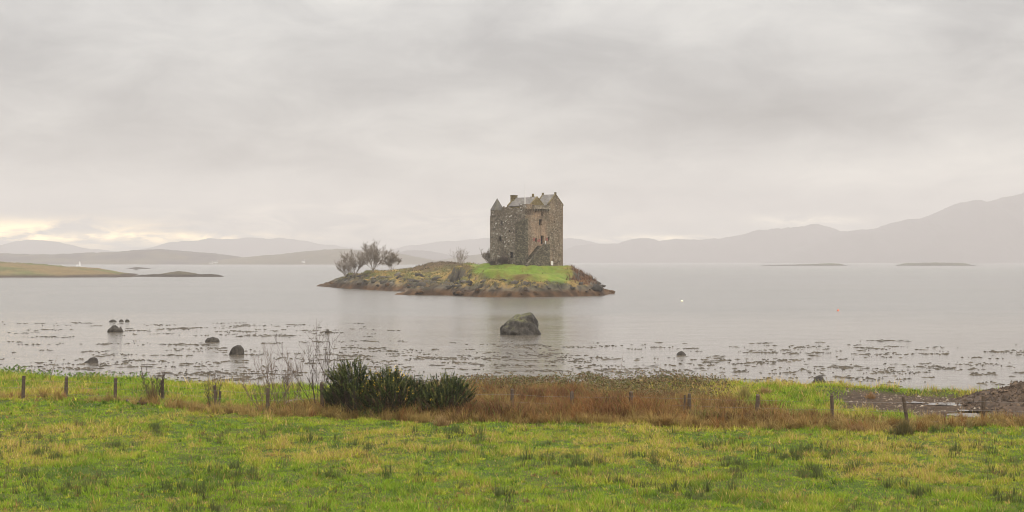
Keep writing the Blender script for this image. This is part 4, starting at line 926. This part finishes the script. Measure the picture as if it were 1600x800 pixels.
# --- bramble leaves along the bank behind the fence
def leaf_cloud(C0, size, col):
    N = len(C0); a = rs.randn(N, 3); a /= np.linalg.norm(a, axis=1, keepdims=True); b = rs.randn(N, 3); b -= (a * b).sum(1, keepdims=True) * a; b /= np.linalg.norm(b, axis=1, keepdims=True)
    s = size[:, None]
    V = np.stack([C0 - a * s, C0 + b * s * .5, C0 + a * s, C0 - b * s * .5], 1).reshape(-1, 3); i = np.arange(N)[:, None] * 4
    Fc = np.concatenate([i + [0, 1, 2], i + [0, 2, 3]], 0); return V, Fc, np.clip(np.repeat(col, 4, 0), 0, 1)
def bramble():
    N = 34000; X, Y = scatter(N, 71, 93, 690, 1230); s = px_of(X, Y)
    d = Y - fence_y(X); n = fbm(X * .5, Y * .5, 3, 151)
    k = ss(4.5, 7.5, d + 2 * n) * ss(700, 780, s + 60 * n) * (1 - ss(1070, 1150, s + 70 * n)) * (Y < edge_y(X) - .3)
    keep = rs.rand(N) < k; X, Y, n = X[keep], Y[keep], n[keep]; N = len(X)
    top = .42 + .62 * n + .4 * fbm(X * 1.4, Y * 1.4, 2, 153)
    z = gz(X, Y) + np.maximum(.08, top) * (1 - .55 * rs.rand(N) ** 2)
    col = lerp(np.array((.075, .085, .03)), np.array((.17, .14, .065)), rs.rand(N)); r = rs.rand(N) < .45; col[r] = lerp(np.array((.10, .055, .032)), np.array((.20, .13, .06)), rs.rand(r.sum()))
    return leaf_cloud(np.stack([X, Y, z], 1), .035 + .05 * rs.rand(N), col)
V, Fc, C = bramble()
tag(link('undergrowth', fast_mesh('undergrowth', V, Fc, C), M_LEAF), 'low bramble leaves on the bank behind the brown grass', 'brambles', kind='stuff')
# broad leaved weeds on the far left bank
N = 5200; X, Y = scatter(N, 86, 99.5, -150, 230); n = fbm(X * .5, Y * .5, 3, 161); k = ss(-6, -2.0, Y - edge_y(X)) * ss(-.1, .4, n + .1) * (Y < edge_y(X) - .2)
kp = rs.rand(N) < k; X, Y, n = X[kp], Y[kp], n[kp]; col = lerp(np.array((.07, .125, .025)), np.array((.12, .17, .04)), rs.rand(len(X)))
V, Fc, C = leaf_cloud(np.stack([X, Y, gz(X, Y) + .08 + .35 * rs.rand(len(X)) * (1 + n)], 1), .07 + .07 * rs.rand(len(X)), col)
tag(link('weeds', fast_mesh('weeds', V, Fc, C), M_LEAF), 'green broad-leaved weeds on the bank at far left', 'weeds', kind='stuff')

# --- bracken and rough grass on the islet
def islet_rough():
    N = 60000; X = -62 + rs.rand(N) * 90; Y = 341 + rs.rand(N) ** 1.4 * 150
    d = poly_dist(X, Y, SH); z = island_z(X, Y); lw_ = lawn_mask(X, Y); s = px_of(X, Y)
    n = fbm(X * .3, Y * .3, 3, 171)
    k = (d > 2) * ss(1.9, 2.8, z + .6 * n) * (1 - lw_ * .97)
    ca = (X - CN.x, Y - CN.y); uu_ = ca[0] * UD.x + ca[1] * UD.y; vv_ = ca[0] * VD.x + ca[1] * VD.y
    k = k * ~((uu_ > -2.3) & (uu_ < LU + .2) & (vv_ > -2) & (vv_ < LV + .2))
    kp = rs.rand(N) < k * .8; X, Y, z, s, n = X[kp], Y[kp], z[kp], s[kp], n[kp]; N = len(X)
    brk = ss(878, 900, s + 10 * n) * (Y > 352)
    hm = ss(630, 655, s) * (1 - ss(705, 725, s)) * ss(436, 446, Y)
    col = lerp(lerp(np.array((.10, .10, .03)), np.array((.26, .19, .07)), rs.rand(N)), np.array((.085, .055, .032)), np.clip(.6 * ss(.1, .5, n) + .8 * hm, 0, 1))
    col = lerp(col, lerp(np.array((.15, .068, .034)), np.array((.10, .055, .03)), rs.rand(N)), brk)
    H = (.25 + .4 * rs.rand(N)) * (1 + .9 * brk)
    return blades(np.stack([X, Y, z - .05], 1), H, .08 + .1 * rs.rand(N), .3 + .8 * rs.rand(N), rs.rand(N) * 6.3, col * (.75 + .5 * rs.rand(N))[:, None], True, None, .4)
V, Fc, C = islet_rough()
tag(link('bracken', fast_mesh('bracken', V, Fc, C), M_LEAF), 'rusty bracken and rough grass on the slopes of the islet', 'bracken', kind='stuff')

def crag_rocks():
    """angular stones and ledges along the shore and gullies of the islet"""
    N = 9000; X = -64 + rs.rand(N) * 92; Y = 338 + rs.rand(N) * 150
    d = poly_dist(X, Y, SH); z = island_z(X, Y); lw_ = lawn_mask(X, Y); n = fbm(X * .25, Y * .25, 3, 301); s = px_of(X, Y)
    gully = np.exp(-((s - 722) / 16) ** 2) * (Y < 385)
    sandy = 1.6 * ss(622, 634, s) * (1 - ss(690, 702, s)) * (Y > 364) * (Y < 405) * (z < 1.6)
    k = (d > -.3) * (np.exp(-((z - 2.3 - .8 * n) / 1.0) ** 2) * .8 + .55 * (z < 1.9) + .8 * gully * (z < 5)) * (1 - lw_) * (1 - sandy) * ss(-.3, .25, n + .1)
    kp = rs.rand(N) < k * .55; X, Y, z = X[kp], Y[kp], z[kp]; N = len(X)
    ico = np.array([(0, 0, 1), (.89, 0, .45), (.28, .85, .45), (-.72, .53, .45), (-.72, -.53, .45), (.28, -.85, .45), (.72, .53, -.45), (-.28, .85, -.45), (-.89, 0, -.45), (-.28, -.85, -.45), (.72, -.53, -.45)])
    fi = np.array([(0, 1, 2), (0, 2, 3), (0, 3, 4), (0, 4, 5), (0, 5, 1), (1, 6, 2), (2, 7, 3), (3, 8, 4), (4, 9, 5), (5, 10, 1), (2, 6, 7), (3, 7, 8), (4, 8, 9), (5, 9, 10), (1, 10, 6)])
    S = (.25 + .95 * rs.rand(N) ** 2.2)[:, None, None] * np.array((1.35, 1.0, .62)) * (.8 + .5 * rs.rand(N, 1, 3))
    V = ico[None] * (.72 + .5 * rs.rand(N, 11, 1)) * S; a = rs.rand(N, 1) * 6.3
    V = np.stack([V[..., 0] * np.cos(a) - V[..., 1] * np.sin(a) + X[:, None], V[..., 0] * np.sin(a) + V[..., 1] * np.cos(a) + Y[:, None], V[..., 2] + (z + .05)[:, None]], -1)
    col = lerp(np.array((.032, .027, .022)), np.array((.125, .108, .086)), rs.rand(N) ** 1.6); wt = z < 1.5; col[wt] = lerp(np.array((.022, .014, .008)), np.array((.085, .047, .021)), rs.rand(wt.sum()))
    b = np.arange(N)[:, None] * 11
    return V.reshape(-1, 3), np.concatenate([b + f for f in fi], 0), np.repeat(col, 11, 0)
V, Fc, C = crag_rocks()
tag(link('shore_rocks', fast_mesh('shore_rocks', V, Fc, C), mat_attr('shore_rock', .3, 2.5, .5, .1)), 'broken dark stones and ledges along the shore of the islet', 'rocks', kind='stuff')

# ------------------------------------------------------------------ fence
WOOD = mat_plain('weathered_wood', (0.085, 0.062, 0.045), 0.9, 0.35, 9, 0.1, 0.5); WIRE = mat_plain('wire', (0.20, 0.185, 0.17), 0.8, 0.1, 5)
fence = empty('fence', (FX[9], FY[9], 1.0)); tag(fence, 'weathered wooden post and wire stock fence along the field edge', 'fence')
F0 = Vector((FX[9], FY[9], 1.0)); rng = random.Random(9); tops = []
for i, (p, yb, yt) in enumerate(POSTS):
    x, y = FX[i], FY[i]; zb = float(gz(np.array([x]), np.array([y]))[0]); zt = Z_at(yt, y); r = rng.uniform(.072, .092)
    ln = {16: -.22, 1: .05, 5: -.08, 15: -.05}.get(i, rng.gauss(0, .03)); m = MB()
    k = [Vector((x, y, zb - .3)), Vector((x + ln * .5, y, (zb + zt) / 2)), Vector((x + ln, y + rng.gauss(0, .03), zt - .03)), Vector((x + ln, y, zt))]
    k = [q - F0 for q in k]; 
    if i == 16: k = [q + Vector((.22, 0, 0)) for q in k]
    m.tube(k, [r, r * 1.02, r * .97, r * .8], 8); m.build('post', WOOD, fence); tops.append((k[0], k[3]))
for (p, yb, yt, dx_) in ((1070, 653, 617, .05), (345, 641, 611, .10), (1182, 656, 622, .06)):   # strainer props
    x, y = X_at(p, Y_at(yb, 1)), Y_at(yb, 1); m = MB(); q0 = Vector((x - dx_, y - .1, .8)) - F0; q1 = Vector((x, y - .05, Z_at(yt, y))) - F0; m.tube([q0, q1], [.05, .045], 7); m.build('strut', WOOD, fence)
for h in (.18, .5, .8):
    m = MB(); pts = []
    for i, (a, b) in enumerate(tops):
        base = a.z + .3; q = a.lerp(b, (.3 + h * (b.z - base)) / (b.z - a.z)); q = q + Vector((0, -.075, 0)); pts.append(q)
        if i < len(tops) - 1:
            a2, b2 = tops[i + 1]; base2 = a2.z + .3; q2 = a2.lerp(b2, (.3 + h * (b2.z - base2)) / (b2.z - a2.z)) + Vector((0, -.075, 0)); mid = q.lerp(q2, .5); mid.z -= .03; pts.append(mid)
    m.tube(pts, .004, 4); m.build('wire', WIRE, fence)

# ------------------------------------------------------------------ gorse bushes
M_STEM = BARK_D; M_FLOWER = mat_plain('gorse_flower', (0.62, 0.42, 0.04), 0.6, 0.15, 5)
def gorse(px, yb, top, wpx, label, seed, flowers=0, n=250):
    Y = Y_at(yb, 1.0); x = X_at(px, Y); zb = float(gz(np.array([x]), np.array([Y]))[0]); H = Z_at(top, Y) - zb; Wd = wpx / F * Y
    root = empty('gorse_bush', (x, Y, zb)); tag(root, label, 'gorse bush', 'gorse bushes by the fence')
    r = np.random.RandomState(seed); rg = random.Random(seed); VV, CC = [], []; stems = MB(); fl = []
    LB = [(r.uniform(-.32, .32) * Wd, r.uniform(-.25, .25) * Wd, r.uniform(.70, .96)) for _ in range(5)] + [(0, 0, 1.0)]
    def dome(hx, hy):
        m_ = 0.0
        for a_, b_, h_ in LB: m_ = np.maximum(m_, h_ * np.sqrt(np.maximum(0, 1 - ((hx - a_) ** 2 + (hy - b_) ** 2) / (.34 * Wd) ** 2)))
        return m_
    for k in range(n):
        a = r.rand() * 2 * PI; q = math.sqrt(r.rand()); hx, hy = math.cos(a) * q * Wd * .5, math.sin(a) * q * Wd * .42
        surf = (H - .22) * float(dome(hx, hy)) + .1
        zt = surf * (.25 + .75 * r.rand() ** .45); L = .25 + .52 * r.rand() ** 1.5 * (zt / H + .3)
        d = np.array([math.cos(a) * q * .85 + r.randn() * .25, math.sin(a) * q * .85 + r.randn() * .25, 1.0]); d /= np.linalg.norm(d)
        p0 = np.array([hx, hy, max(0.02, zt - L * .6)]); m = int(46 + 40 * r.rand())
        t_ = r.rand(m) ** .85; an = r.rand(m) * 2 * PI; up_ = np.array([0, 0, 1.0]); e1 = np.cross(d, [1, 0, 0]); e1 /= np.linalg.norm(e1); e2 = np.cross(d, e1)
        rad = np.cos(an)[:, None] * e1 + np.sin(an)[:, None] * e2; B = p0 + d * (t_ * L)[:, None]
        nl = (.085 * (1 - .55 * t_) + .02) * (.7 + .6 * r.rand(m)); nd = rad * .8 + d * .75
        side = np.cross(nd, rad + r.randn(m, 3) * .3); side /= np.linalg.norm(side, axis=1, keepdims=True) + 1e-9
        tri = np.stack([B - side * .011, B + side * .011, B + nd * nl[:, None]], 1); VV.append(tri.reshape(-1, 3))
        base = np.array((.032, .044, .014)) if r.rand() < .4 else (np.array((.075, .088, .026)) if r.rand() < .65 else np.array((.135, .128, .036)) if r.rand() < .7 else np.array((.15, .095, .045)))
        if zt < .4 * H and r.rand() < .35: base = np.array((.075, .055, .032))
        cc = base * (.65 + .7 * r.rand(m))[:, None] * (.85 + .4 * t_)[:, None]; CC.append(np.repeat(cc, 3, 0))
        if flowers and r.rand() < flowers and zt > .35 * H: fl.append(p0 + d * L * .8)
        if k % 4 == 0:
            b0 = Vector((hx * .25, hy * .25, -.1)); e = Vector(p0 + d * L * .5); mm = b0.lerp(e, .5) + Vector((hx * .2, hy * .2, 0)); stems.tube([b0, mm, e], [.022, .014, .006], 4, cap=False)
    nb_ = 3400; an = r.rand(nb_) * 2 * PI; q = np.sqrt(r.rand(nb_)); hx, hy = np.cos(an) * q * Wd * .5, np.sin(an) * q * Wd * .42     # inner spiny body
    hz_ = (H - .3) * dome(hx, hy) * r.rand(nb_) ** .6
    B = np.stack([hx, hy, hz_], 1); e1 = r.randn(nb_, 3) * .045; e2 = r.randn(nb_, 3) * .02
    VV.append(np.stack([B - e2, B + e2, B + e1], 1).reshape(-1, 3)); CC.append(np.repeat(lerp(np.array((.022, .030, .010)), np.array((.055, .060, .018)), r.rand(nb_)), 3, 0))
    V = np.concatenate(VV); C_ = np.concatenate(CC); Fc = np.arange(len(V)).reshape(-1, 3)
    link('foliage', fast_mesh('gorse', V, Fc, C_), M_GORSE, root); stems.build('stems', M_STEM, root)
    if fl:
        m = MB()
        for f in fl:
            for j in range(5):
                q = Vector(f) + Vector((rg.gauss(0, .045), rg.gauss(0, .045), rg.gauss(0, .07))); s = .018
                m.add([q + Vector((s, 0, 0)), q + Vector((-s, s, 0)), q + Vector((-s, -s, 0)), q + Vector((0, 0, s * 1.8)), q - Vector((0, 0, s))], [(0, 1, 3), (1, 2, 3), (2, 0, 3), (1, 0, 4), (2, 1, 4), (0, 2, 4)])
        m.build('flowers', M_FLOWER, root)['kind'] = 'stuff'
gorse(556, 650, 555, 80, 'tallest dark green gorse bush, beside the tall bare shrub', 41, .0, 430)
gorse(608, 652, 565, 78, 'dark gorse bush with yellow flowers, in the middle of the thicket', 42, .16, 400)
gorse(652, 648, 580, 52, 'narrow gorse bush with gaps showing the water', 43, .0, 190)
gorse(694, 652, 578, 88, 'wide gorse bush with many upright shoots at the right end of the thicket', 44, .01, 400)
gorse(530, 647, 592, 40, 'low gorse bush at the left end of the thicket', 45, .0, 190)

# ------------------------------------------------------------------ bare shrubs by the fence
def shrub(px, yb, top, wpx, label, seed, n, mat, r0=.022, depth=3, kids=(2, 4)):
    Y = Y_at(yb, 1.0) + .3; x = X_at(px, Y); zb = float(gz(np.array([x]), np.array([Y]))[0]); H = Z_at(top, Y) - zb; Wd = wpx / F * Y
    root = empty('bare_shrub', (x, Y, zb)); tag(root, label, 'shrub', 'bare shrubs by the fence'); rng = random.Random(seed); tw = MB()
    mains = []
    for k in range(n):
        m = MB() if k < 4 else tw
        a = -1 + 2 * (k + .5) / n + rng.gauss(0, .12); d = Vector((a * Wd * .5 / H * 1.75, rng.gauss(0, .2), 1)).normalized(); L = H * rng.uniform(.62, 1.0) * (1 - .18 * abs(a))
        p = Vector((a * .2, rng.gauss(0, .08), -.1)); pts, rad = [p], [r0 * rng.uniform(.7, 1.2)]; q = p.copy(); dd = d.copy()
        for j in range(7):
            dd = (dd + Vector((rng.gauss(0, .07), rng.gauss(0, .07), .05))).normalized(); q = q + dd * L / 7; pts.append(q.copy()); rad.append(max(.0075, rad[0] * (1 - .8 * (j + 1) / 7)))
            if j > 0:
                for z_ in range(rng.randint(1, 3)):
                    sd = Vector((rng.gauss(0, 1), rng.gauss(0, .7), rng.uniform(.3, 1.2))).normalized(); nd = (dd * 1.1 + sd * .65).normalized()
                    grow(rng, tw, q, nd, L * rng.uniform(.14, .34), rad[-1] * .7, depth - 1, depth, 3, (1, 3), .55, .2, .0056, 3, .12)
        m.tube(pts, rad, 5, cap=False)
        if k < 4: mains.append(m)
    kk = H / float(np.percentile([v_[2] for q_ in mains + [tw] for v_ in q_.v], 98))
    for q_ in mains + [tw]: q_.v = [(a_ * kk, b_ * kk, c_ * kk) for a_, b_, c_ in q_.v]
    for q_ in mains: q_.build('stem', mat, root)
    tw.build('twigs', mat, root)
shrub(415, 646, 549, 90, 'bare fan-shaped shrub growing behind a fence post', 51, 8, BARK_P, .014)
shrub(446, 642, 556, 60, 'thin bare shrub leaning right, between the fan-shaped and the tall one', 52, 6, BARK_P, .013)
shrub(499, 644, 517, 84, 'tallest bare many-stemmed shrub left of the gorse', 53, 10, BARK_D, .02)
shrub(243, 628, 577, 26, 'small bare twiggy shrub by the fifth post on the left', 54, 7, BARK_D, .012, 2)
shrub(334, 642, 583, 22, 'small bare reddish shrub between the left fence and the fan-shaped shrub', 55, 6, BARK_D, .012, 2)
def dry_stem(px0, y0, px1, y1, Y, label, n=1):
    z0, z1 = Z_at(y0, Y), Z_at(y1, Y); x0, x1 = X_at(px0, Y), X_at(px1, Y); zg = float(gz(np.array([x0]), np.array([Y]))[0])
    m = MB(); a, b = Vector((0, 0, -.15)), Vector((x1 - x0, 0, z1 - zg)); md = a.lerp(b, .5) + Vector((.06 * (x0 - x1), 0, .02)); m.tube([a, md, b], [.018, .013, .006], 5)
    rg = random.Random(int(px0))
    for k in range(5): q = a.lerp(b, rg.uniform(.35, .95)); m.tube([q, q + Vector((rg.gauss(0, .1), rg.gauss(0, .05), .12))], [.006, .003], 3)
    o = m.build('dry_stem', BARK_P); o.location = (x0, Y, zg); tag(o, label, 'dead stem', 'dead stems on the bank')
dry_stem(76, 590, 90, 555, 88, 'single tall dead stem leaning over the water at far left')
dry_stem(966, 605, 974, 551, 84, 'tallest dead stem leaning right on the bank, in the middle')
dry_stem(1007, 606, 1008, 570, 84, 'straight dead stem right of the tallest leaning one')
dry_stem(1023, 602, 1032, 569, 84, 'dead stem leaning right, rightmost of the middle three')
dry_stem(837, 606, 838, 586, 84, 'short dead stem standing in the brambles')
dry_stem(1093, 598, 1099, 583, 88, 'short dead twig at the right end of the brambles')

# ------------------------------------------------------------------ tussocks that stand out
def tussock(px, y, r, h, n, col, tip, label, lean=.5):
    Y = Y_at(y, 1.0); x = X_at(px, Y); z = float(gz(np.array([x]), np.array([Y]))[0])
    V, Fc, C = clump_blades(0, 0, n, r, h, col, .35, lean, .018, -0.03, tip)
    o = link('grass_tussock', fast_mesh('grass_tussock', V, Fc, C), M_LEAF); o.location = (x, Y, z); tag(o, label, 'tussock', 'tall grass tussocks')
tussock(1412, 680, .5, .8, 520, (.085, .085, .03), (.16, .12, .05), 'dark upright rush tussock at the foot of the leaning right-hand post', .3)
tussock(238, 630, .28, 1.0, 300, (.10, .075, .035), (.17, .11, .05), 'brown fan-shaped tussock beside the fifth post on the left', .4)
tussock(1163, 612 + 14, .42, .95, 380, (.17, .16, .04), (.34, .27, .10), 'tall yellow-green tussock on the bank behind the brown grass', .5)
tussock(1340, 675, .4, .55, 300, (.20, .12, .05), (.32, .2, .09), 'low straw tussock between the two middle posts on the right', .9)
tussock(690, 664, .4, .6, 320, (.24, .15, .06), (.38, .26, .12), 'pale straw tussock in front of the gorse thicket', .8)
tussock(1195, 606 + 10, .5, .5, 260, (.20, .13, .055), (.32, .2, .09), 'low rusty tussock at the water edge right of the brambles', .7)
tussock(1360, 604 + 8, .3, .5, 160, (.22, .13, .055), (.34, .2, .09), 'small orange tussock on the green strip beyond the mud', .7)

# ------------------------------------------------------------------ seaweed, wrack, puddles, driftwood
M_WEED = mat_attr('seaweed', .3, 6, .5, .03, .75, .2)
def flecks(X, Y, Z, Sx, Sy, Sz, col, k=7):
    """low irregular lumps"""
    N = len(X); a = (np.arange(k) / k * 2 * PI)[None, :] + rs.rand(N, 1) * 6.3; q = .55 + .6 * rs.rand(N, k)
    ring = np.stack([X[:, None] + np.cos(a) * q * Sx[:, None], Y[:, None] + np.sin(a) * q * Sy[:, None], np.repeat((Z - .03)[:, None], k, 1)], -1)
    top = np.stack([X + rs.randn(N) * Sx * .2, Y + rs.randn(N) * Sy * .2, Z + Sz], -1)[:, None, :]
    V = np.concatenate([ring, top], 1).reshape(-1, 3); b = np.arange(N)[:, None] * (k + 1)
    Fc = np.concatenate([b + np.array([j, (j + 1) % k, k]) for j in range(k)], 0); return V, Fc, np.clip(np.repeat(col, k + 1, 0), 0, 1)
def weed_density(s, y):
    d = 0.55 * ss(528, 545, y) * (1 - 0.4 * ss(590, 606, y))
    d = d + 1.6 * np.exp(-((y - 516) / 8) ** 2) * (np.exp(-((s - 50) / 75) ** 2) + np.exp(-((s - 330) / 150) ** 2) + .5 * np.exp(-((s - 480) / 90) ** 2))
    d = d + .9 * np.exp(-((y - 505) / 5) ** 2) * np.exp(-((s - 160) / 190) ** 2) + .8 * np.exp(-((y - 519) / 4) ** 2) * np.exp(-((s - 220) / 60) ** 2)
    d = d + 1.3 * np.exp(-((y - 552) / 13) ** 2) * np.exp(-((s - 1260) / 110) ** 2) + .8 * np.exp(-((y - 556) / 10) ** 2) * np.exp(-((s - 650) / 80) ** 2)
    d = d + 1.2 * np.exp(-((y - 561) / 7) ** 2) * np.exp(-((s - 830) / 60) ** 2) + .9 * np.exp(-((y - 575) / 12) ** 2) * np.exp(-((s - 870) / 120) ** 2) + .6 * np.exp(-((y - 557) / 4) ** 2) * np.exp(-((s - 1550) / 60) ** 2)
    return d * (1 - .6 * np.exp(-((y - 550) / 25) ** 2) * np.exp(-((s - 40) / 90) ** 2)) * (1 - .5 * ss(1380, 1450, s) * (y < 545)) * (1 - .35 * ss(880, 960, s))
parts = []
N = 9000; s = -150 + rs.rand(N) * 1900; y = 497 + rs.rand(N) * 116
kp = rs.rand(N) < np.clip(weed_density(s, y) * (.5 + .9 * ss(-.5, .4, fbm(s / 45, y / 6, 3, 181))), 0, 1) * .21
s, y = s[kp], y[kp]
for p, q in zip(s, y):
    Yc = Y_at(q); Xc = X_at(p, Yc); hv = rs.rand() ** 5; m = int(1 + 7 * rs.rand() + hv * 30); sp = .2 + .6 * rs.rand() ** 2 + .9 * hv
    X = Xc + rs.randn(m) * sp * 1.15; Y = Yc + rs.randn(m) * sp * .95 + (X - Xc) * .15 * rs.randn()
    sz = (.06 + .20 * rs.rand(m) ** 1.6) * (1 + .5 * (rs.rand() < .15))
    col = lerp(np.array((.032, .024, .015)), np.array((.065, .050, .030)), rs.rand(m)) * (.7 + .6 * rs.rand(m))[:, None]
    parts.append(flecks(X, Y, np.full(m, .012), sz * 1.8, sz * .7, .012 + .05 * rs.rand(m), col))
V, Fc, C = join(parts)
tag(link('seaweed', fast_mesh('seaweed', V, Fc, C), M_WEED), 'dark seaweed breaking the calm shallow water', 'seaweed', kind='stuff')
# wrack on the muddy shore and at the water edge
N = 15000; X, Y = scatter(N, 70.5, 92, 1230, 1790); k = np.clip(mud_mask(X, Y) * (.3 + .8 * ss(-.3, .4, fbm(X * .5, Y * .5, 3, 191))), 0, 1) + .5 * np.exp(-((Y - edge_y(X) - .3) / .6) ** 2)
kp = rs.rand(N) < k * .75; X, Y = X[kp], Y[kp]; n = len(X); sz = .03 + .12 * rs.rand(n) ** 2
col = lerp(np.array((.036, .023, .014)), np.array((.100, .066, .042)), rs.rand(n)); pl = rs.rand(n) < .14; col[pl] = lerp(np.array((.16, .12, .08)), np.array((.30, .25, .19)), rs.rand(pl.sum()))
V, Fc, C = flecks(X, Y, gz(X, Y), sz * 1.5, sz, .015 + .06 * rs.rand(n), col, 6)
N = 3000; X2, Y2 = scatter(N, 88, 104, -170, 1300); e2 = edge_y(X2); kp = rs.rand(N) < np.exp(-((Y2 - e2 - 1.0) / .7) ** 2) * .5; X2, Y2 = X2[kp], Y2[kp]; n2_ = len(X2); sz2 = .04 + .14 * rs.rand(n2_) ** 2
P2 = flecks(X2, Y2, np.maximum(gz(X2, Y2), 0.0), sz2 * 1.6, sz2, .02 + .06 * rs.rand(n2_), lerp(np.array((.040, .028, .021)), np.array((.09, .07, .05)), rs.rand(n2_)), 6)
V, Fc, C = join([(V, Fc, C), P2])
tag(link('wrack', fast_mesh('wrack', V, Fc, C), M_WEED), 'brown stranded wrack strewn over the mud and waterline', 'wrack', kind='stuff')
# heap of wrack at the right edge
hx_, hy_ = X_at(1612, 79), 79.0
a, r_ = np.meshgrid(np.linspace(0, 2 * PI, 60, endpoint=False), np.linspace(0, 1, 26)); hx2 = np.cos(a) * r_ * 3.9; hy2 = np.sin(a) * r_ * 5.2
hz = 0.98 * (1 - r_ ** 1.7) * (1 + .35 * fbm(hx2 * .7 + 4, hy2 * .7, 3, 201)) + .16 * fbm(hx2 * 2.2, hy2 * 2.2, 3, 203) * (1 - r_ ** 4) - .05
i = np.arange(25)[:, None] * 60 + np.arange(60)[None, :]; j = np.arange(25)[:, None] * 60 + (np.arange(60)[None, :] + 1) % 60
Fq = np.stack([i, i + 60, j + 60, j], -1).reshape(-1, 4)
Vh = np.stack([hx2.ravel(), hy2.ravel(), hz.ravel()], 1)
colh = lerp(np.array((.036, .022, .013)), np.array((.080, .050, .030)), rs.rand(len(Vh)))
hp = empty('seaweed_heap', (hx_, hy_, float(gz(np.array([hx_]), np.array([hy_]))[0]))); tag(hp, 'dark brown heap of stranded seaweed at the right edge of the shore', 'heap')
link('mound', fast_mesh('mound', Vh, Fq, colh), M_WEED, hp, True)
sel = rs.randint(0, len(Vh), 2600); sz = .04 + .13 * rs.rand(2600) ** 2
V, Fc, C = flecks(Vh[sel, 0] + rs.randn(2600) * .1, Vh[sel, 1] + rs.randn(2600) * .1, Vh[sel, 2], sz * 1.4, sz, .03 + .1 * rs.rand(2600), lerp(np.array((.034, .021, .012)), np.array((.12, .080, .050)), rs.rand(2600) ** 2), 6)
fr = link('fronds', fast_mesh('fronds', V, Fc, C), M_WEED, hp); fr['kind'] = 'stuff'
# puddles
M_PUD = NT('puddle').bsdf((.06, .05, .04), .04, .5, None, IOR=1.33)
def puddle(px, y, w, d, label, seed):
    Y = Y_at(y, .5); x = X_at(px, Y); z = .60; r = np.random.RandomState(seed); k = 40; a = np.arange(k) / k * 2 * PI; q = 1 + .4 * fbm(np.cos(a) * 1.5 + seed, np.sin(a) * 1.5, 3, seed)
    V = np.stack([np.cos(a) * q * w, np.sin(a) * q * d, 0 * a], 1); gxx, gyy = V[:, 0] + x, V[:, 1] + Y; zt_ = float(np.percentile(gz(gxx, gyy), 45))
    me = bpy.data.meshes.new('puddle'); me.from_pydata([tuple(p) for p in V], [], [tuple(range(k))]); o = link('puddle', me, M_PUD); o.location = (x, Y, zt_ + .045); tag(o, label, 'puddle', kind='structure')
puddle(1490, 636, 1.5, .9, 'puddle on the mud between the last two right-hand posts', 1)
puddle(1560, 652, 2.9, 1.1, 'long puddle behind the rightmost post', 2)
puddle(1428, 633, .5, .5, 'small puddle on the mud beside the leaning post', 3)
puddle(1520, 645, .8, .4, 'narrow puddle on the mud near the rightmost post', 4)
# driftwood
def log(px0, y0, px1, y1, r, label, seed, z=1.0, mat=None):
    Ya, Yb = Y_at(y0, z), Y_at(y1, z); a, b = Vector((X_at(px0, Ya), Ya, 0)), Vector((X_at(px1, Yb), Yb, 0))
    for q in (a, b): q.z = float(gz(np.array([q.x]), np.array([q.y]))[0]) + r * .7
    c_ = a.lerp(b, .5); rg = random.Random(seed); m = MB(); pts = [a.lerp(b, k / 6) - c_ + Vector((0, rg.gauss(0, r * .4), rg.gauss(0, r * .3))) for k in range(7)]
    m.tube(pts, [r * rg.uniform(.8, 1.15) * (1 - .3 * k / 6) for k in range(7)], 8); q = pts[4]; m.tube([q, q + Vector((.12, -.1, .28))], [r * .45, r * .25], 6)
    o = m.build('driftwood', mat or mat_plain('driftwood', (.20, .17, .14), .85, .3, 5), None, True); o.location = c_; tag(o, label, 'driftwood', 'driftwood pieces')
log(198, 630, 228, 632, .10, 'dark driftwood log in the grass before the left fence', 1, mat=BARK_D)
log(352, 613, 418, 618, .06, 'pale straight driftwood pole behind the left fence', 2)
log(378, 623, 450, 621, .05, 'grey driftwood branch behind the fan-shaped shrub', 3)
log(446, 631, 470, 625, .09, 'short pale driftwood log left of the tall bare shrub', 4)
